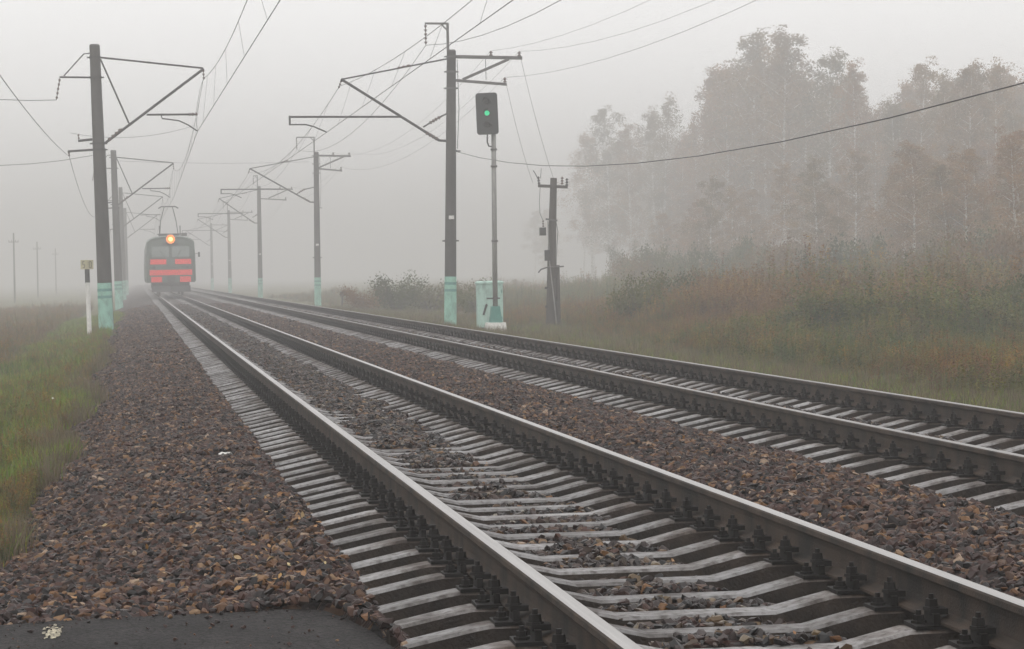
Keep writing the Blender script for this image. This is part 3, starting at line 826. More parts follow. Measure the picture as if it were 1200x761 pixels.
def left_mast(y, label, detail, lean=-0.2, x=-1.1, ztop=9.75):
    root, ax, rad, W, zg = mast('catenary_mast', x, y, ztop, lean, label, -1, r0=0.265, r1=0.185)
    tip = (2.52, 8.93)
    px = lambda z: x + ax(z) + rad(z)
    mx = lambda z: x + ax(z) - rad(z)
    t = 0.033
    MB().tube([W(px(9.33), 9.33), W(*tip)], t, 6).build('tie_rod', 'dark_steel', root)
    MB().tube([W(px(9.25), 9.27), W(px(9.2) + 0.95, 6.98)], t * 0.9, 6).build('strut_hanger', 'dark_steel', root)
    MB().tube([W(px(6.27), 6.27), W(tip[0] + 0.02, tip[1] - 0.02)], 0.05, 8).build('cantilever_arm', 'dark_steel', root)
    m = MB(); m.insulator(W(px(6.27) + 0.12, 6.27 + 0.10), W(px(6.27) + 0.62, 6.27 + 0.52), 0.075, 4, 0.03); m.build('arm_insulator', 'porcelain', root)
    MB().insulator(W(tip[0], tip[1] - 0.04), W(tip[0] + 0.02, tip[1] - 0.42), 0.05, 3, 0.012).build('messenger_insulator', 'porcelain', root)
    MB().tube([W(0.48, 7.28), W(2.24, 7.28)], 0.036, 6).build('registration_tube', 'dark_steel', root)
    MB().insulator(W(1.95, 7.28), W(2.3, 7.29), 0.07, 3, 0.02).build('registration_insulator', 'porcelain', root)
    MB().tube([W(1.0, 7.26), W(1.03, 7.14), W(1.62, 7.06), W(1.95, 6.9), W(2.27, 6.68)], 0.024, 6).build('steady_arm', 'dark_steel', root)
    MB().tube([W(2.27, 6.70), W(2.22, 7.3), W(2.4, 8.2), W(tip[0], tip[1] - 0.4)], 0.009, 4).build('dropper', 'wire_metal', root)
    # field side: feeder arm with its hanging string and two short arms lower down
    MB().bar(W(mx(8.62), 8.62), W(-2.55, 8.64), 0.06).build('feeder_arm', 'dark_steel', root)
    MB().tube([W(mx(9.5), 9.48), W(mx(9.5) - 0.2, 9.46), W(-2.4, 8.68)], 0.022, 6).build('feeder_stay', 'dark_steel', root)
    MB().insulator(W(-2.54, 8.6), W(-2.68, 7.83), 0.045, 5, 0.014).build('feeder_insulator', 'porcelain', root)
    MB().bar(W(mx(6.05), 6.05), W(-2.32, 6.0), 0.075).build('lower_arm', 'dark_steel', root)
    MB().bar(W(mx(6.42), 6.42), W(-1.95, 6.37), 0.085).build('lower_arm', 'dark_steel', root)
    MB().insulator(W(-1.92, 6.42), W(-1.94, 6.62), 0.04, 2, 0.015).build('arm_insulator', 'porcelain', root)
    MB().insulator(W(-2.28, 5.98), W(-2.27, 5.82), 0.04, 2, 0.015).build('arm_insulator', 'porcelain', root)
    if detail:
        for z in (9.33, 8.62, 6.27, 6.05): clamp(root, ax, rad, zg, z, 'dark_steel')
        MB().tube([W(px(6.2) + 0.02, 6.1), W(px(5.6) + 0.01, 5.4), W(px(3) + 0.01, 3.0), W(px(1.6) + 0.01, 1.4), W(px(.2) + 0.012, -0.2)], 0.012, 5).build('earthing_cable', 'dark_steel', root)
    return root

def right_mast(y, label, detail, lean=0.23, x=11.27, ztop=9.5):
    root, ax, rad, W, zg = mast('catenary_mast', x, y, ztop, lean, label, 1, r0=0.225, r1=0.165)
    tip = (7.48, 8.50)
    px = lambda z: x + ax(z) - rad(z)
    ox = lambda z: x + ax(z) + rad(z)
    MB().tube([W(px(9.22), 9.22), W(*tip)], 0.028, 6).build('tie_rod', 'dark_steel', root)
    MB().insulator(W(9.5, 8.89), W(10.0, 9.0), 0.05, 3, 0.02).build('tie_insulator', 'porcelain', root)
    MB().tube([W(px(6.24), 6.24), W(px(6.24) - 0.25, 6.26), W(tip[0] - 0.02, tip[1] + 0.01)], 0.05, 8).build('cantilever_arm', 'dark_steel', root)
    MB().insulator(W(px(6.24) - 0.3, 6.3), W(px(6.24) - 0.75, 6.56), 0.08, 4, 0.03).build('arm_insulator', 'porcelain', root)
    MB().tube([W(10.42, 6.75), W(10.7, 6.92)], 0.03, 6).build('brace_rod', 'dark_steel', root)
    MB().insulator(W(10.65, 6.89), W(11.05, 7.12), 0.075, 4, 0.03).build('brace_insulator', 'porcelain', root)
    MB().tube([W(11.0, 7.09), W(px(7.2), 7.22)], 0.03, 6).build('brace_rod', 'dark_steel', root)
    MB().insulator(W(tip[0], tip[1] - 0.03), W(tip[0] - 0.12, tip[1] - 0.33), 0.05, 3, 0.012).build('messenger_insulator', 'porcelain', root)
    MB().tube([W(5.56, 7.16), W(9.62, 7.13)], 0.040, 8).build('registration_tube', 'dark_steel', root)
    MB().bar(W(5.58, 7.2), W(5.58, 6.86), 0.07).build('registration_bracket', 'dark_steel', root)
    MB().tube([W(5.58, 6.88), W(6.15, 6.88), W(6.45, 6.8), W(6.9, 6.60)], 0.026, 6).build('steady_arm', 'dark_steel', root)
    # field side crossarm
    MB().bar(W(ox(9.3) - 0.05, 9.30), W(14.1, 9.24), 0.09, 0.12).build('crossarm', 'galvanised', root)
    MB().bar(W(13.62, 9.20), W(11.9, 8.47), 0.06, 0.10).build('crossarm_brace', 'galvanised', root)
    MB().bar(W(ox(8.45) - 0.03, 8.44), W(13.52, 8.28), 0.07, 0.10).build('lower_crossarm', 'galvanised', root)
    for (ix, iz) in ((12.95, 9.31), (14.0, 9.29), (13.45, 8.34)):
        MB().insulator(W(ix, iz), W(ix, iz + 0.19), 0.075, 2, 0.03).build('pin_insulator', 'porcelain', root)
    MB().tube([W(12.75, 9.2), W(12.76, 8.45)], 0.012, 5).build('hanger', 'dark_steel', root)
    # bracket on the top with a hanging string
    zt = 10.52
    MB().bar(W(x + ax(9.5) - 0.12, 9.2), W(x + ax(9.5) - 0.12, zt), 0.07, 0.09).build('top_post', 'galvanised', root)
    MB().bar(W(x + ax(9.5) - 0.10, zt - 0.02), W(10.55, zt - 0.01), 0.06, 0.07).build('top_arm', 'galvanised', root)
    MB().bar(W(x + ax(9.5) - 0.14, zt - 0.26), W(x + ax(9.5) - 0.36, zt - 0.03), 0.04, 0.05).build('top_arm_brace', 'galvanised', root)
    MB().insulator(W(10.57, zt - 0.04), W(10.57, 9.74), 0.055, 5, 0.016).build('feeder_insulator', 'porcelain', root)
    MB().box((ax(3.4), -rad(3.4) - 0.012, 3.45 - zg), (0.19, 0.012, 0.13)).build('number_plate', 'white_paint', root)
    if detail:
        for z in (9.3, 8.75, 8.15, 2.6): clamp(root, ax, rad, zg, z, 'galvanised' if z > 5 else 'pole_concrete')
        MB().tube([W(ox(9) + 0.05, 9.2), W(ox(7) + 0.12, 7.4), W(ox(6) + 0.05, 5.95)], 0.012, 5).build('down_cable', 'dark_steel', root)
        MB().bar(W(ox(5.9) - 0.02, 5.88), W(ox(5.9) + 0.16, 5.86), 0.05).build('cable_bracket', 'dark_steel', root)
    return root

LY = [88.0, 160.0, 226.0, 292.0]
RY = [88.0, 160.0, 220.0, 297.0, 367.0]
L_LABELS = ['dark concrete mast with mint green foot nearest on the left of the track', 'second mint footed mast on the left, just behind the nearest one',
            'third mast on the left, pale in the fog beside the train', 'faint fourth mast on the left, behind the train in the fog']
R_LABELS = ['tall concrete mast with mint foot and top bracket beside the traffic signal', 'second mast on the right of the tracks with grey fogged foot',
            'third mast on the right, pale in the fog', 'fourth mast on the right, faint in the fog', 'farthest mast on the right, barely visible in the fog']
for i, (y, l) in enumerate(zip(LY, L_LABELS)):
    left_mast(y, l, i < 2, lean=(-0.2, -0.16, -0.08, 0.0)[i], x=(-1.1, -1.15, -1.2, -1.2)[i], ztop=(9.75, 9.75, 9.8, 9.8)[i])
for i, (y, l) in enumerate(zip(RY, R_LABELS)):
    right_mast(y, l, i < 2, lean=(0.23, 0.08, 0.05, 0, 0)[i], x=(11.27, 11.75, 11.0, 11.2, 11.2)[i])

# ------------------------------------------------------------------ wires
def sag(p, q, s, n=14):
    p, q = Vector(p), Vector(q)
    return [p.lerp(q, i / n) - Vector((0, 0, 4 * s * (i / n) * (1 - i / n))) for i in range(n + 1)]

def overhead(xc, xm, zc, zm, ys, name_label, xs_c, sagm=1.75):
    root = thing('overhead_line', (xc, 0, 0), name_label, 'overhead wire', 'catenary wires over the tracks')
    for a in range(len(ys) - 1):
        y0, y1 = ys[a], ys[a + 1]
        L_ = y1 - y0; sg = sagm * (L_ / 70) ** 2
        c0, c1 = xs_c[a], xs_c[a + 1]
        MB().tube([(c0 - xc, y0, zc), (c1 - xc, y1, zc)], 0.010, 5).build('contact_wire', 'wire_metal', root)
        MB().tube(sag((xm - xc, y0, zm), (xm - xc, y1, zm), sg, 18), 0.009, 5).build('messenger_wire', 'wire_metal', root)
        nd = 8 if y0 < 170 else 5
        for k in range(nd):
            f = (k + 0.6) / (nd + 0.2)
            zt = zm - 4 * sg * f * (1 - f)
            cx = c0 + (c1 - c0) * f
            MB().tube([(xm - xc, y0 + L_ * f, zt), (cx - xc, y0 + L_ * f + 0.25, zc)], 0.005, 4).build('dropper', 'wire_metal', root)
    return root
overhead(2.3, 2.52, 6.67, 8.56, [20.0] + LY + [360], 'contact wire, messenger wire and droppers hanging over the near track', (3.15, 2.27, 2.5, 2.3, 2.5, 2.3), 1.15)
overhead(6.6, 7.40, 6.59, 8.25, [20.0] + RY, 'contact wire, messenger wire and droppers hanging over the far track', (7.35, 6.9, 6.3, 6.7, 6.3, 6.7), 0.9)

def line(label, pts_spans, r=0.011, cat='wire', group=None):
    """one wire through several supports: a list of (p, q, sag)"""
    root = thing('wire', (0, 0, 0), label, cat, group)
    for p, q, s in pts_spans:
        MB().tube(sag(p, q, s), r, 5).build('span', 'wire_metal', root)
    return root
def along(x, z, ys, s, near):
    out = [((near[0], near[1], near[2]), (x, ys[0], z), near[3])]
    for a, b2 in zip(ys[:-1], ys[1:]): out.append(((x, a, z), (x, b2, z), s * ((b2 - a) / 70) ** 2))
    return out
line('wire hung from the top brackets of the right masts', along(10.57, 9.72, RY, 1.3, (10.6, 20, 9.6, 1.55)), 0.010, group='feeder wires')
line('wire on the outermost pin of the right masts upper crossarm', along(14.0, 9.48, RY, 1.3, (14.2, 20, 9.4, 1.5)), 0.0048, group='feeder wires')
line('wire on the inner pin of the right masts upper crossarm', along(12.95, 9.5, RY, 1.3, (13.1, 20, 9.5, 1.3)), 0.0048, group='feeder wires')
line('wire on the pin of the right masts lower crossarm', along(13.45, 8.53, RY, 1.2, (13.6, 20, 8.5, 1.25)), 0.0055, group='feeder wires')
line('wire strung along the lower arms of the left masts', along(-2.27, 5.82, LY, 1.0, (-2.75, 16, 5.9, 0.45)), 0.009, group='feeder wires')
line('sagging wire leaving the nearest left mast from its hanging insulator', [((-2.68, 88, 7.83), (-16, 78, 11.6), 1.25)], 0.012, group='lateral wires')
line('lower sagging wire leaving the nearest left mast to the left', [((-1.45, 88, 5.85), (-16, 78, 8.6), 1.5)], 0.009, group='lateral wires')
line('thin wire from the left mast across to the contact wire', [((-2.2, 88, 6.65), (2.2, 90, 7.0), 0.28)], 0.006, group='lateral wires')
line('thick low cable sagging from the signal mast pole to the right edge', [((11.55, 88, 5.86), (11.7, -2, 5.5), 1.98), ], 0.0105, group='lateral wires')
line('long thin wire crossing between the left and right masts', [((11.3, 160, 8.9), (-1.1, 158, 9.0), 0.12)], 0.008, group='lateral wires')
line('left thin tap wire hanging from the crossarm to the wooden pole', [((13.5, 88, 8.3), (14.75, 90, 4.75), 0.25)], 0.006, group='tap wires')
line('right thin tap wire hanging from the crossarm to the wooden pole', [((14.05, 88, 9.25), (15.55, 90, 4.85), 0.22)], 0.006, group='tap wires')

# ------------------------------------------------------------------ signal, cabinet, wooden pole, post
def signal():
    x, y, zg = 11.62, 79.0, -0.55
    r = thing('railway_signal', (x, y, zg), 'tall railway light signal showing a green light on a slim mast', 'signal')
    def slab(z0, z1, w0, w1, d0, d1):
        m = MB(); m.add([(sx * w / 2, sy * dd / 2, z) for z, w, dd in ((z0, w0, d0), (z1, w1, d1)) for sx, sy in ((-1, -1), (1, -1), (1, 1), (-1, 1))],
                        [(3, 2, 1, 0), (4, 5, 6, 7), (0, 1, 5, 4), (1, 2, 6, 5), (2, 3, 7, 6), (3, 0, 4, 7)])
        return m
    slab(-0.3, 0.33, 0.74, 0.60, 0.7, 0.56).build('concrete_base', 'white_paint', r)
    slab(0.33, 0.86, 0.40, 0.27, 0.40, 0.27).build('socket', 'teal_paint', r)
    MB().tube([(0, 0, 0.80), (0.02, 0, 3.5), (0.05, 0, 6.58)], [0.085, 0.082, 0.078], 14).build('mast', 'signal_mast', r, smooth=True)
    for z in (1.12, 3.0, 5.45, 6.0):
        MB().tube([(0.05 * z / 6.4, 0, z - 0.03), (0.05 * z / 6.4, 0, z + 0.03)], 0.11, 14).build('clamp', 'galvanised', r)
    MB().bar((-0.28, 0.0, 1.12), (0.16, 0.0, 1.12), 0.05).build('step', 'dark_steel', r)
    # the head: rounded board standing forward of the mast and turned a little
    hc = Vector((-0.19, -0.24, 7.16)); w, h, c = 0.71, 1.36, 0.09
    hd = bpy.data.objects.new('head', None); COL.objects.link(hd); hd.parent = r; hd.location = hc; hd.rotation_euler = (0, R(-1.5), R(-10))
    pts = []
    for cx, cz, a0 in ((w / 2 - c, h / 2 - c, 0), (-w / 2 + c, h / 2 - c, 90), (-w / 2 + c, -h / 2 + c, 180), (w / 2 - c, -h / 2 + c, 270)):
        for k in range(5):
            a = R(a0 + k * 22.5); pts.append((cx + c * math.cos(a), cz + c * math.sin(a)))
    n = len(pts); m = MB()
    m.add([(px, 0, pz) for px, pz in pts] + [(px, 0.05, pz) for px, pz in pts],
          [tuple(range(n)), tuple(range(2 * n - 1, n - 1, -1))] + [(i, n + i, n + (i + 1) % n, (i + 1) % n) for i in range(n)])
    m.build('background_board', 'signal_black', hd)
    MB().box((0, 0.17, 0), (0.36, 0.24, 1.16)).build('lamp_housing', 'signal_black', hd)
    for i, z in enumerate((0.40, 0.02, -0.38)):
        # hood: half tube over each lens
        m = MB(); vs, fs = [], []
        K = 14
        for k in range(K + 1):
            a = R(-25 + 230 * k / K)
            for yy, rr in ((-0.002, 0.125), (-0.20 - 0.05 * math.sin(a), 0.125)):
                vs.append((rr * math.cos(a), yy, z + rr * math.sin(a)))
        for k in range(K): fs.append((2 * k, 2 * k + 1, 2 * k + 3, 2 * k + 2))
        m.add(vs, fs); ho = m.build('lamp_hood', 'signal_black', hd)
        sol = ho.modifiers.new('thickness', 'SOLIDIFY'); sol.thickness = 0.008
        m = MB(); m.tube([(0, -0.004, z), (0, -0.03, z)], [0.085, 0.07], 20); m.build('lens', 'signal_green_lamp' if i == 1 else 'signal_black', hd)
    MB().bar((-0.20, -0.02, 6.53), (0.10, -0.02, 6.53), 0.10, 0.07).build('bracket', 'signal_mast', r)
    MB().tube([(-0.17, -0.1, 6.51), (-0.18, -0.1, 6.25), (-0.13, -0.08, 6.11), (0.0, -0.02, 6.09)], 0.025, 8).build('conduit', 'dark_steel', r)
signal()

def cabinet():
    x, y, zg = 11.75, 81.2, -0.62
    r = thing('relay_cabinet', (x, y, zg), 'mint green metal relay cabinet behind the signal mast', 'cabinet', rz=R(-4))
    MB().box((0, 0, 0.06), (0.84, 0.62, 0.28)).build('plinth', 'pole_concrete', r)
    MB().box((0, 0, 0.93), (0.86, 0.66, 1.46)).build('body', 'cabinet_paint', r)
    MB().box((0, -0.338, 0.95), (0.74, 0.018, 1.30)).build('door', 'cabinet_paint', r)
    m = MB(); m.add([(sx * w, sy * dd, z) for z, w, dd in ((1.66, 0.46, 0.36), (1.71, 0.46, 0.36), (1.76, 0.40, 0.28)) for sx, sy in ((-1, -1), (1, -1), (1, 1), (-1, 1))],
                    [(3, 2, 1, 0), (8, 9, 10, 11)] + [(4 * l + k, 4 * l + (k + 1) % 4, 4 * l + 4 + (k + 1) % 4, 4 * l + 4 + k) for l in (0, 1) for k in range(4)])
    m.build('lid', 'cabinet_paint', r)
    MB().bar((-0.24, -0.36, 0.62), (-0.12, -0.36, 0.98), 0.03, 0.07).build('handle', 'dark_steel', r)
    for z in (0.5, 1.4): MB().tube([(0.385, -0.345, z - 0.06), (0.385, -0.345, z + 0.06)], 0.016, 6).build('hinge', 'mint_band', r)
cabinet()

def wooden_pole():
    x, y, zg = 15.38, 90.0, -0.70
    r = thing('wooden_pole', (x, y, zg), 'weathered wooden pole with short crossarm, boxes and cables right of the signal', 'pole')
    MB().tube([(-0.08, 0, -0.4), (0.04, 0, 2.8), (0.16, 0, 5.62)], [0.185, 0.16, 0.125], 14).build('shaft', 'wood_weathered', r)
    MB().tube([(0.26, 0.1, -0.4), (0.24, 0.05, 1.2), (0.24, 0.02, 2.35)], [0.10, 0.095, 0.09], 10).build('stub_post', 'wood_weathered', r)
    m = MB(); m.bar((-0.46, -0.14, 5.33), (0.66, -0.14, 5.27), 0.09, 0.11); m.build('crossarm', 'wood_weathered', r)
    for ix, zz in ((-0.42, 5.38), (0.45, 5.36), (0.63, 5.3)):
        MB().insulator((ix, -0.14, zz), (ix - (0.03 if ix < 0 else -0.01), -0.14, zz + 0.30), 0.06, 3, 0.022).build('pin_insulator', 'dark_steel' if ix != 0.45 else 'porcelain', r)
    MB().tube([(-0.44, -0.14, 5.55), (-0.58, -0.15, 5.82), (-0.64, -0.15, 5.9)], 0.016, 5).build('arrester_rod', 'dark_steel', r)
    MB().tube([(-0.36, -0.14, 5.6), (-0.33, -0.14, 5.98)], 0.010, 5).build('arrester_rod', 'dark_steel', r)
    MB().bar((-0.20, -0.17, 4.08), (0.24, -0.17, 4.02), 0.05, 0.07).build('bracket', 'galvanised', r)
    MB().box((-0.30, -0.05, 3.62), (0.22, 0.22, 0.30)).build('junction_box', 'dark_steel', r)
    MB().box((-0.17, -0.16, 2.72), (0.17, 0.16, 0.40)).build('junction_box', 'dark_steel', r)
    MB().insulator((-0.28, -0.05, 3.78), (-0.28, -0.05, 4.05), 0.04, 3, 0.015).build('bushing', 'porcelain', r)
    MB().tube([(-0.38, -0.14, 5.3), (-0.42, -0.13, 4.7), (-0.4, -0.1, 4.3), (-0.29, -0.05, 4.05)], 0.010, 5).build('jumper_cable', 'dark_steel', r)
    MB().tube([(-0.52, -0.2, 2.08), (-0.42, -0.2, 2.20), (-0.2, -0.2, 2.27), (0.45, -0.2, 2.30)], 0.028, 6).build('cable_bracket', 'galvanised', r)
    MB().tube([(-0.12, -0.2, 4.0), (-0.10, -0.2, 2.6), (0.02, -0.22, 1.4), (0.16, -0.24, -0.1)], 0.022, 6).build('cable_conduit', 'signal_mast', r)
    MB().tube([(0.2, -0.12, 4.0), (0.27, -0.1, 3.6), (0.22, -0.12, 3.1), (0.17, -0.15, 2.3)], 0.012, 5).build('jumper_cable', 'dark_steel', r)
    for z in (1.9, 0.95): MB().tube([(0.02 + 0.02 * z, 0, z - 0.03), (0.02 + 0.02 * z, 0, z + 0.03)], 0.17, 14).build('band', 'dark_steel', r)
    for z in (1.5, 0.8): MB().box((-0.2, -0.05, z), (0.12, 0.08, 0.09)).build('cleat', 'dark_steel', r)
wooden_pole()

def signpost():
    x, y, zg = -1.62, 84.0, -0.62
    r = thing('distance_post', (x, y, zg), 'white post with black collar and small yellowish plates beside the left mast', 'post')
    MB().tube([(0, 0, 0), (0, 0, 0.12)], 0.085, 10).build('foot', 'dark_paint', r)
    MB().tube([(0, 0, 0.12), (-0.03, 0, 1.95)], 0.08, 12).build('shaft', 'white_paint', r)
    MB().tube([(-0.03, 0, 1.95), (-0.035, 0, 2.42)], 0.085, 12).build('collar', 'dark_paint', r)
    for s in (-1, 1):
        # two plates set in a V, numbered
        p = bpy.data.objects.new('plate', None)
        m = MB(); m.box((0, 0, 0), (0.25, 0.016, 0.31)); o = m.build('plate', 'plate_yellow', r)
        o.location = (-0.035 + s * 0.105, -0.05, 2.56); o.rotation_euler = (0, 0, R(s * 32))
        bpy.data.objects.remove(p)
        q = MB()
        if s < 0:      # dark digit strokes
            for bx, bz, w, h in ((-0.04, 0.06, 0.02, 0.10), (0.0, 0.11, 0.08, 0.02), (0.0, 0.0, 0.08, 0.02), (0.04, -0.05, 0.02, 0.10), (0.0, -0.10, 0.08, 0.02)): q.box((bx, -0.0105, bz), (w, 0.004, h))
        else:
            for bx, bz, w, h in ((-0.04, 0.0, 0.02, 0.2), (0.04, 0.0, 0.02, 0.2), (0.0, 0.10, 0.06, 0.02), (0.0, -0.10, 0.06, 0.02)): q.box((bx, -0.0105, bz), (w, 0.004, h))
        q.build('digit', 'dark_paint', o)
signpost()

# stack of small low white post near the second right mast
r = thing('marker_post', (12.7, 152.0, -0.6), 'small dark marker post standing right of the second right mast', 'post')
MB().tube([(0, 0, -0.2), (0, 0, 0.75)], 0.06, 8).build('shaft', 'dark_paint', r)
MB().box((0, 0, 0.85), (0.28, 0.06, 0.3)).build('plate', 'dark_paint', r)

# telegraph poles far off in the left field
def telegraph(x, y, h, label):
    zg = -1.15
    r = thing('telegraph_pole', (x, y, zg), label, 'pole', 'telegraph poles in the left field')
    MB().tube([(0, 0, -0.3), (0.02, 0, h)], [0.12, 0.09], 10).build('shaft', 'wood_weathered', r)
    MB().bar((-0.6, 0, h - 1.1), (0.6, 0, h - 1.1), 0.07, 0.09).build('crossarm', 'wood_weathered', r)
    for xx in (-0.55, -0.25, 0.25, 0.55):
        MB().insulator((xx, 0, h - 1.04), (xx, 0, h - 0.84), 0.06, 2, 0.02).build('pin_insulator', 'porcelain', r)
telegraph(-14.6, 300, 8.4, 'faint wooden telegraph pole at the left edge, the tallest of three')
telegraph(-14.6, 370, 8.4, 'faint telegraph pole in the left field, middle of three')
telegraph(-14.5, 450, 8.4, 'faintest telegraph pole in the left field, nearest the left mast')

# ------------------------------------------------------------------ the train
def train():
    Y0 = 172.0
    r = thing('electric_train', (T1, Y0, 0.18), 'green electric train with red stripes and lit headlight coming through the fog', 'train')
    def section(w, zt, n=8, z0=0.95):
        """half outline from floor to roof centre, mirrored"""
        h = [(w * 0.965, z0), (w, z0 + 0.35), (w, 2.2), (w * 0.985, 3.0), (w * 0.965, zt - 0.52)]
        for k in range(1, n + 1):
            a = math.pi / 2 * k / n
            h.append((w * 0.965 * math.cos(a) ** 0.7 if k < n else 0.0, zt - 0.52 + 0.52 * math.sin(a)))
        return [(x, z) for x, z in h] + [(-x, z) for x, z in h[-2::-1]]
    def loft(stations, mbs=None):
        m = MB(); secs = [(y, section(w, zt)) for y, w, zt in stations]; n = len(secs[0][1])
        vs = [(x, y - (0.0 if i else -0.30 * max(0, (z - 2.4) / 1.8)), z) for i, (y, s) in enumerate(secs) for x, z in s]
        fs = []
        for i in range(len(secs) - 1):
            for k in range(n):
                k2 = (k + 1) % n; fs.append((i * n + k, (i + 1) * n + k, (i + 1) * n + k2, i * n + k2))
        fs.append(tuple(range(n - 1, -1, -1))[::-1]); fs.append(tuple((len(secs) - 1) * n + k for k in range(n - 1, -1, -1)))
        m.add(vs, fs); return m
    slope = lambda z: 0.30 * max(0, (z - 2.4) / 1.8)      # the cab face leans back above the belt
    body = loft([(0, 1.58, 4.0), (0.22, 1.70, 4.16), (0.7, 1.74, 4.24), (20, 1.74, 4.24)]).build('body', 'train_green', r)
    loft([(20.6, 1.74, 4.24), (40.4, 1.74, 4.24)]).build('second_car_body', 'train_green', r)
    def face(nm, x0, x1, z0, z1, m, proud=0.02, parent=r):
        q = MB(); th = 0.04
        a = [(x0, slope(z0) - proud, z0), (x1, slope(z0) - proud, z0), (x1, slope(z1) - proud, z1), (x0, slope(z1) - proud, z1)]
        b2 = [(x, y + th, z) for x, y, z in a]
        q.add(a + b2, [(0, 1, 2, 3), (7, 6, 5, 4), (0, 4, 5, 1), (1, 5, 6, 2), (2, 6, 7, 3), (3, 7, 4, 0)])
        return q.build(nm, m, parent)
    for s in (-1, 1):
        face('windscreen', min(s * 0.10, s * 1.30), max(s * 0.10, s * 1.30), 2.72, 3.48, 'train_glass')
        face('red_stripe', min(s * 0.30, s * 1.42), max(s * 0.30, s * 1.42), 2.22, 2.58, 'train_red')
        face('red_panel', min(s * 0.62, s * 1.38), max(s * 0.62, s * 1.38), 0.97, 1.36, 'train_red')
        MB().tube([(s * 1.15, -0.02, 2.03), (s * 1.15, -0.09, 2.03)], [0.13, 0.11], 14).build('marker_lamp', 'train_dark', r)
        MB().tube([(s * 0.35, slope(2.7) - 0.06, 2.66), (s * 0.75, slope(3.2) - 0.06, 3.25)], 0.016, 5).build('wiper', 'train_dark', r)
        MB().tube([(s * 1.50, 0.05, 1.2), (s * 1.50, 0.05, 2.5)], 0.02, 6).build('handrail', 'galvanised', r)
        # side: window band and doors along the cars
        for y in list(np.arange(4.2, 18.5, 1.55)):
            MB().box((s * 1.735, y, 2.65), (0.03, 1.1, 0.85)).build('side_window', 'train_glass', r)
        for y in (2.2, 19.0):
            MB().box((s * 1.742, y, 2.0), (0.03, 1.1, 1.95)).build('door', 'train_dark', r)
    face('red_stripe', -1.48, 1.48, 1.46, 1.84, 'train_red')
    face('gangway_door', -0.28, 0.28, 1.02, 1.44, 'train_dark')
    face('destination_panel', -0.55, 0.55, 3.56, 3.74, 'train_dark')
    # mirror on the right side
    MB().bar((1.66, 0.25, 2.95), (1.98, 0.2, 2.95), 0.03).build('mirror_arm', 'train_dark', r)
    MB().box((1.98, 0.18, 2.88), (0.13, 0.05, 0.34)).build('mirror', 'train_dark', r)
    # headlight in a round housing on the roof front
    hl = MB().tube([(0.02, 0.7, 3.98), (0.02, 0.1, 3.98), (0.02, 0.02, 3.98)], [0.38, 0.37, 0.34], 20).build('headlight', 'train_roof', r)
    MB().tube([(0.02, 0.016, 3.98), (0.02, 0.004, 3.98)], 0.31, 20).build('glowing_reflector', 'headlight_glow', hl)
    MB().tube([(0.02, 0.004, 3.98), (0.02, -0.012, 3.98)], 0.14, 20).build('lamp', 'headlight_lamp', hl)
    # under the floor: snow plough, coupler, bogies
    q = MB(); q.add([(-1.35, 0.35, 0.28), (0, -0.15, 0.28), (1.35, 0.35, 0.28), (-1.35, 0.45, 0.72), (0, 0.02, 0.72), (1.35, 0.45, 0.72), (-1.35, 0.55, 0.28), (1.35, 0.55, 0.28), (-1.35, 0.55, 0.72), (1.35, 0.55, 0.72)],
                    [(0, 1, 4, 3), (1, 2, 5, 4), (0, 3, 8, 6), (2, 7, 9, 5), (3, 4, 5, 9, 8), (6, 7, 2, 1, 0)]); q.build('snow_plough', 'train_dark', r)
    q = MB(); q.box((0, -0.15, 0.98), (0.3, 0.7, 0.28)); q.box((-0.12, -0.58, 0.98), (0.16, 0.2, 0.34)); q.box((0.15, -0.52, 0.98), (0.12, 0.16, 0.22)); q.build('coupler', 'train_dark', r)
    MB().box((0, 10, 0.78), (2.6, 18.0, 0.42)).build('underframe', 'train_dark', r)
    for y in (3.0, 16.5):
        b2 = MB().box((0, y, 0.62), (2.3, 3.2, 0.35)).build('bogie', 'train_dark', r)
        for yy in (y - 1.3, y + 1.3):
            for s in (-1, 1): MB().tube([(s * 0.74, yy, 0.475), (s * 0.87, yy, 0.475)], 0.475, 20).build('wheel', 'train_dark', b2)
    # roof gear
    for s in (-1, 1):
        MB().tube([(s * 0.72, 1.3, 4.15), (s * 0.72, 1.3, 4.95)], 0.035, 6).build('aerial', 'train_dark', r)
    MB().tube([(-0.9, 1.6, 4.36), (1.1, 1.6, 4.36)], 0.03, 6).build('roof_rail', 'train_dark', r)
    MB().box((1.0, 1.7, 4.32), (0.4, 0.4, 0.2)).build('roof_vent', 'train_roof', r)
    pg = MB().box((0, 7.0, 4.42), (1.5, 1.6, 0.14)).build('pantograph', 'train_dark', r)
    for s in (-1, 1):
        MB().tube([(s * 0.65, 6.3, 4.5), (s * 0.55, 8.0, 5.5)], 0.035, 6).build('lower_arm', 'train_dark', pg)
        MB().tube([(s * 0.55, 8.0, 5.5), (s * 0.3, 6.6, 6.42)], 0.03, 6).build('upper_arm', 'train_dark', pg)
    MB().tube([(-0.72, 6.6, 6.32), (-0.5, 6.6, 6.45), (0.5, 6.6, 6.45), (0.72, 6.6, 6.32)], 0.045, 6).build('contact_shoe', 'train_dark', pg)
train()

# ------------------------------------------------------------------ trees and shrubs
def leaf_cloud(c, out, r, size):
    """leaf sprays around centres c; size array; returns verts (n,4,3)"""
    n = len(c)
    a = r.normal(size=(n, 3)); a /= np.linalg.norm(a, axis=1)[:, None]
    b2 = r.normal(size=(n, 3)); b2 -= (a * b2).sum(1)[:, None] * a; b2 /= np.linalg.norm(b2, axis=1)[:, None]
    s = size[:, None]
    return np.stack([c - a * s * 0.6, c + b2 * s * 0.34, c + a * s * 0.6, c - b2 * s * 0.34], 1)

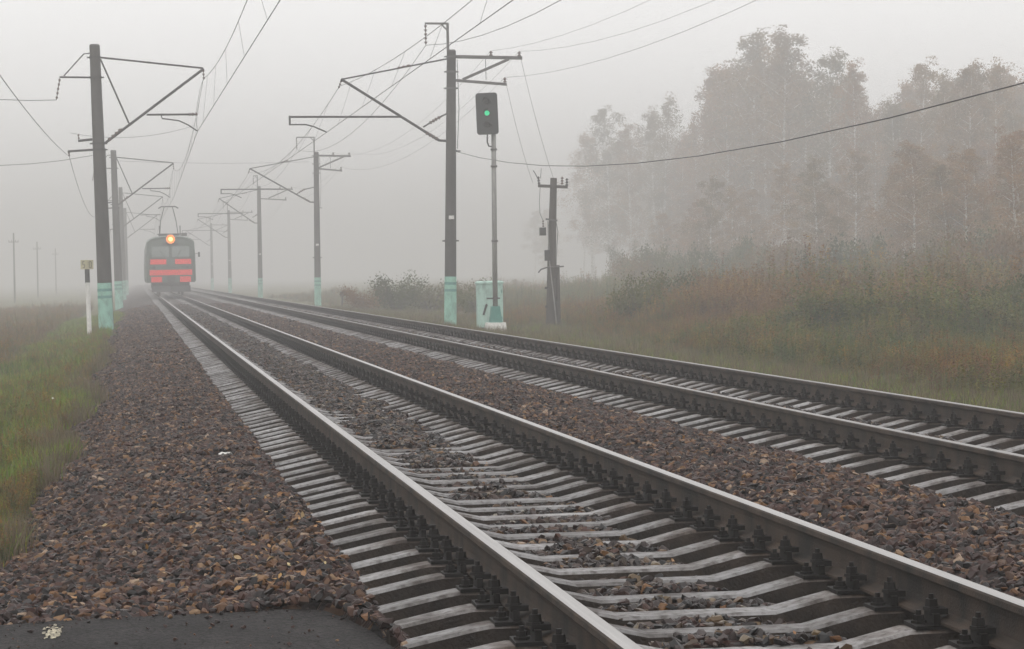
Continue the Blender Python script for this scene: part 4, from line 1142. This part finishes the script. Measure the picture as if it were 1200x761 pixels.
def birch(seed, H, spread, n_leaf, crown_from=0.32, leafm='birch_leaf', barkm='birch_bark', droop=0.25, lsize=(0.09, 0.21)):
    r = np.random.default_rng(seed)
    tr = MB()
    k = 9
    bend = r.normal(0, 0.03, 2)
    axis = lambda t: np.array([bend[0] * H * t * t + 0.12 * math.sin(t * 5 + seed), bend[1] * H * t * t + 0.1 * math.sin(t * 4 + seed), H * t])
    r0 = 0.0075 * H + 0.03
    tr.tube([axis(i / k) - (np.array([0, 0, 0.4]) if i == 0 else 0) for i in range(k + 1)], [r0 * (1 - 0.93 * i / k) for i in range(k + 1)], 7)
    C = []
    nb = int(26 + spread * 4)
    for i in range(nb):
        t = crown_from + (0.97 - crown_from) * (i + r.random()) / nb
        u = (t - crown_from) / (1 - crown_from)
        prof = (0.5 + 0.7 * math.sin(math.pi * min(1, 0.15 + u * 0.70))) * (1 - 0.58 * u ** 2.2) * r.uniform(0.6, 1.25)
        ln = spread * prof * r.uniform(0.55, 1.15)
        an = i * 2.4 + r.normal(0, 0.5)
        p = axis(t); ri = ln * r.uniform(0.25, 0.75)
        mid = p + np.array([math.cos(an) * ln * 0.55, math.sin(an) * ln * 0.55, ri * 0.75])
        end = p + np.array([math.cos(an) * ln, math.sin(an) * ln, ri * (1 - droop * 2)])
        tr.tube([p, mid, end], [max(0.015, r0 * 0.3 * (1 - t) + 0.012), 0.02, 0.008], 4, cap=False)
        # sub-sprays: clusters of leaves along the branch with gaps between
        nc = r.integers(3, 6)
        for c in range(nc):
            f = 0.25 + 0.8 * (c + r.random()) / nc
            q = (p * (1 - f) + mid * f * 1.0) if f < 0.5 else (mid * (2 - 2 * f) + end * (2 * f - 1)) if f <= 1 else end
            m_ = max(4, int(n_leaf / (nb * nc) * r.uniform(0.3, 1.9)))
            cs = q + np.clip(r.normal(0, 1, (m_, 3)), -1.35, 1.35) * np.array([0.38, 0.38, 0.38]) * (0.38 + ln * 0.28)
            cs[:, 2] -= np.abs(r.normal(0, 0.3, m_)) * droop * 2
            C.append(cs)
    # leading shoot
    for f in np.linspace(0.84, 1.0, 6):
        C.append(axis(f) + np.array([r.normal(0, 0.4), r.normal(0, 0.4), 0]) + np.clip(r.normal(0, 1, (int(n_leaf / 150), 3)), -1.15, 1.15) * np.array([0.55, 0.55, 0.5]) * (1.62 - f))
    C = np.concatenate(C)
    lf = leaf_cloud(C, None, r, r.uniform(lsize[0], lsize[1], len(C)))
    crown = np_mesh('crown', lf.reshape(-1, 3), np.arange(len(C) * 4), 4, [leafm])
    tm = bpy.data.meshes.new('trunk'); tm.from_pydata([tuple(map(float, v)) for v in tr.v], [], tr.f); tm.materials.append(MATS[barkm]); tm.update()
    return tm, crown, H

VAR = [birch(1, 20, 3.0, 9500, 0.34), birch(2, 20, 2.5, 8500, 0.22), birch(3, 20, 3.4, 11000, 0.38), birch(4, 20, 2.2, 6500, 0.44), birch(5, 20, 3.0, 10000, 0.18), birch(6, 20, 1.9, 4600, 0.5, droop=0.4)]

def tree(x, y, h, v, label, group, name='birch_tree', wide=1.0):
    zg = float(ground_z(x, y))
    t = thing(name, (x, y, zg), label, 'tree', group, random.uniform(0, 6.28))
    s = h / 20.0
    t.scale = (s * wide, s * wide, s)
    tm, cm, _ = VAR[v]
    link('trunk', tm, t); link('crown', cm, t)
    return t

# skyline trees: lateral position, distance, height (read off the forest's outline)
SKY = [(1196, 62, 3), (1162, 64, 0), (1130, 78, 1), (1098, 64, 4), (1068, 108, 3), (1040, 120, 5), (1015, 66, 1), (984, 55, 0), (957, 82, 3), (931, 32, 2), (907, 62, 4), (884, 30, 2), (862, 74, 0), (845, 78, 1),
       (822, 138, 3), (800, 155, 5), (778, 108, 5), (768, 125, 3), (742, 142, 1), (716, 124, 4), (694, 155, 0)]
SKY_LABEL = {931: 'tall broad birch, right one of the two highest crowns in the misty forest', 884: 'tall broad birch, left one of the two highest crowns in the misty forest',
             778: 'slender thin crowned birch standing apart left of the high forest', 716: 'hazy birch at the left end of the forest', 1196: 'birch at the right edge of the picture', 984: 'birch with pointed top right of the two highest crowns'}
ORD = ['first', 'second', 'third', 'fourth', 'fifth', 'sixth', 'seventh', 'eighth', 'ninth', 'tenth', 'eleventh', 'twelfth', 'thirteenth', 'fourteenth', 'fifteenth', 'sixteenth', 'seventeenth', 'eighteenth', 'nineteenth', 'twentieth', 'last']
for ti, (px, py, v) in enumerate(SKY):
    X = 69 + (px % 7) * 0.8
    dep = X * FPX / (px - 160 + (327 - py) * 0.018)
    h = (327 - (px - 160) * 0.0183 - py) * dep / FPX + CAM_Z + 0.7
    tree(X, dep, h, v, SKY_LABEL.get(px, ORD[ti] + ' birch of the forest front row, counted from the right edge'), 'birches along the forest edge', wide=1.12 if h > 22 else 1.0)
# the wood behind and between them
i = 0
for k in range(185):
    X = 70 + 40 * random.random() ** 0.8
    frac = 0.196 + 0.209 * random.random()
    Y = X / frac
    px = 160 + frac * FPX
    # keep below the skyline
    top = np.interp(px, [p[0] for p in SKY[::-1]], [p[1] for p in SKY[::-1]]) + random.uniform(8, 85)
    h = max(7.0, (327 - (px - 160) * 0.0183 - top) * Y / FPX + CAM_Z + 0.7)
    tree(X, Y, min(h, 31), random.randrange(6), 'birch trunk and crown in the thick of the misty forest', 'birches inside the forest', wide=1.15)
# young trees in front
for k in range(84):
    X = 46 + 24 * random.random(); frac = 0.215 + 0.19 * random.random()
    tree(X, X / frac, random.uniform(5, 10.5) * (0.5 + X / 100), random.choice((0, 1, 4)), 'young brownish tree in front of the tall misty birches', 'young trees at the forest edge', wide=1.5)
# trees to the left of the forest, dissolving into fog
for k in range(6):
    frac = 0.160 + 0.03 * random.random(); X = 86 + 16 * random.random(); Y = X / frac
    tree(X, Y, random.uniform(12, 18), random.randrange(6), 'faint tree dissolving in the fog left of the forest', 'far trees in the fog', wide=1.3)

# shrubs: the darker mounds in the weeds, each of its own
def shrub_mesh(seed, n=4200):
    r = np.random.default_rng(seed)
    tr = MB(); C = []
    for i in range(16):
        an = r.uniform(0, 6.28); ln = r.uniform(0.5, 1.0); hh = r.uniform(0.55, 1.0)
        e = np.array([math.cos(an) * ln * 0.85, math.sin(an) * ln * 0.85, hh * (1.15 - 0.35 * ln)])
        m = e * 0.5 + np.array([0, 0, 0.15])
        tr.tube([(0, 0, -0.1), m, e], [0.02, 0.013, 0.005], 4, cap=False)
        for f in (0.45, 0.7, 0.9, 1.05):
            C.append(e * f + r.normal(0, 0.11, (n // 64, 3)) * np.array([1, 1, 0.9]))
    C = np.concatenate(C); C[:, 2] = np.abs(C[:, 2])
    lf = leaf_cloud(C, None, r, r.uniform(0.025, 0.07, len(C)))
    crown = np_mesh('foliage', lf.reshape(-1, 3), np.arange(len(C) * 4), 4, ['shrub_leaf'])
    tm = bpy.data.meshes.new('stems'); tm.from_pydata([tuple(map(float, v)) for v in tr.v], [], tr.f); tm.materials.append(MATS['dark_bark']); tm.update()
    return tm, crown
SH = [shrub_mesh(200 + i) for i in range(4)]
def shrub(x, y, h, w, label, group=None, k=None):
    t = thing('shrub', (x, y, float(ground_z(x, y))), label, 'shrub', group, random.uniform(0, 6.28))
    t.scale = (w, w, h)
    tm, cm = SH[random.randrange(4) if k is None else k]
    link('stems', tm, t); link('foliage', cm, t)
shrub(12.9, 122, 1.9, 1.75, 'rounded dark bush beside the far track, between the second and nearest right masts', k=0)
shrub(14.9, 124, 1.55, 1.8, 'lower bush touching the rounded bush on its right side', k=1)
shrub(16.6, 80, 1.75, 1.3, 'dark green bush just right of the wooden pole', k=2)
shrub(20.2, 92, 1.9, 1.6, 'bushy clump in the weeds, second right of the wooden pole', k=3)
shrub(15.8, 112, 1.6, 1.5, 'hazy bush seen behind the relay cabinet', k=1)
shrub(11.9, 128, 1.35, 1.6, 'low bush touching the rounded bush on its left side', k=2)
shrub(17.4, 128, 1.5, 1.8, 'bush seen just left of the relay cabinet, behind the nearest right mast', k=3)
# low undergrowth at the foot of the forest
for k in range(110):
    X = 36 + 28 * random.random(); frac = 0.20 + 0.205 * random.random()
    shrub(X, X / frac, random.uniform(1.8, 4.6) * (0.3 + X / 75), random.uniform(1.5, 2.9), 'brownish undergrowth bush at the foot of the misty forest', 'undergrowth at the forest edge')
for k in range(80):
    X = 21 + 32 * random.random(); frac = 0.15 + 0.26 * random.random()
    shrub(X, X / frac, random.uniform(0.9, 1.8) * (0.7 + X / 60) * (0.45 if frac < 0.21 else 1), random.uniform(0.8, 1.7), 'small bush among the tall weeds in the field', 'bushes in the weedy field')

# ------------------------------------------------------------------ small things
def leaves():
    vs = []
    for i in range(4):
        r = random.Random(i); m = []
        pts = [(0, -0.5, 0), (0.28, -0.15, 0.10), (0.22, 0.22, 0.05), (0, 0.55, 0.12), (-0.24, 0.2, 0.10 + 0.1 * r.random()), (-0.27, -0.18, 0.03)]
        me = bpy.data.meshes.new('fallen_leaf_%d' % i); me.from_pydata(pts, [], [(0, 1, 2), (0, 2, 3), (0, 3, 4), (0, 4, 5)]); me.materials.append(MATS['leaf_litter']); me.update(); vs.append(me)
    coll = variant_collection('leaf_sources', vs)
    n = 1700
    x = np.concatenate([rng.normal(0.75, 0.3, 160), rng.uniform(-1.1, 9, 420)]); y = np.concatenate([rng.uniform(10.5, 17, 160), 9 + rng.random(420) ** 1.5 * 45])
    z = ballast_z(x, y) + 0.035
    k = in_view(x, y, z) & ~((y < 11.3) & (x < 1.0)) & (np.minimum(np.abs(np.abs(x - T1) - .797), np.abs(np.abs(x - T2) - .797)) > 0.13)
    x, y, z = x[k], y[k], z[k]; n = len(x)
    s = rng.uniform(0.022, 0.05, n)
    o = scatter('fallen_leaves', np.stack([x, y, z], -1), np.stack([rng.normal(0, .5, n), rng.normal(0, .5, n), rng.uniform(0, 6.28, n)], -1), np.repeat(s[:, None], 3, 1), rng.integers(0, 4, n), coll)
    tag(o, 'yellow and rust fallen leaves lying on the ballast', 'leaves', kind='stuff')
    # white daisies in the left grass
    me = bpy.data.meshes.new('daisy_0'); pts = [(0, 0, 0)] + [(math.cos(a) * (1 if j % 2 else .6), math.sin(a) * (1 if j % 2 else .6), 0.15) for j, a in enumerate(np.linspace(0, 6.283, 12, endpoint=False))]
    me.from_pydata(pts, [], [(0, j + 1, (j + 1) % 12 + 1) for j in range(12)]); me.materials.append(MATS['daisy_white']); me.update()
    coll = variant_collection('daisy_sources', [me])
    x = rng.uniform(-4.5, -1.1, 46); y = rng.uniform(18, 46, 46)
    z = ground_z(x, y) + rng.uniform(0.15, 0.26, 46)
    o = scatter('white_flowers', np.stack([x, y, z], -1), rng.normal(0, .4, (46, 3)), np.repeat(rng.uniform(0.012, 0.024, 46)[:, None], 3, 1), np.zeros(46, int), coll)
    tag(o, 'small white flowers dotted in the left grass', 'flowers', kind='stuff')
leaves()

# scraps of litter on the ballast
def scrap(x, y, s, label, seed):
    r = random.Random(seed); m = MB(); n = 5
    vs = []
    for a in range(n):
        for b2 in range(n):
            vs.append(((a / (n - 1) - .5) * s * 1.4, (b2 / (n - 1) - .5) * s, r.random() * s * 0.45))
    m.add(vs, [(a * n + b2, a * n + b2 + 1, (a + 1) * n + b2 + 1, (a + 1) * n + b2) for a in range(n - 1) for b2 in range(n - 1)])
    o = m.build('litter_scrap', 'white_paint'); o.location = (x, y, float(ballast_z(x, y)) + 0.03); o.rotation_euler = (0.3, 0.1, r.random() * 6)
    o.modifiers.new('thickness', 'SOLIDIFY').thickness = 0.002
    tag(o, label, 'litter', 'litter scraps')
scrap(0.70, 20.4, 0.07, 'crumpled white paper scrap on the ballast right of the grass', 1)
scrap(-1.03, 44.0, 0.24, 'pale crumpled plastic scrap at the edge of the grass', 2)

# ------------------------------------------------------------------ haze
mh = bpy.data.materials.new('fog'); mh.use_nodes = True
nt = mh.node_tree
nt.nodes.clear()
pv = nt.nodes.new('ShaderNodeVolumePrincipled')
pv.inputs['Color'].default_value = (0.765, 0.757, 0.754, 1)
pv.inputs['Density'].default_value = 0.0038
pv.inputs['Density Attribute'].default_value = ''
pv.inputs['Anisotropy'].default_value = 0.25
ou = nt.nodes.new('ShaderNodeOutputMaterial')
nt.links.new(pv.outputs[0], ou.inputs['Volume'])
MATS['fog'] = mh
hz = MB().box((0, 850, 15.5), (3100, 1900, 39)).build('haze', 'fog')
tag(hz, 'pale fog filling the whole place', 'fog', kind='stuff')
print('STONES', N_STONES)
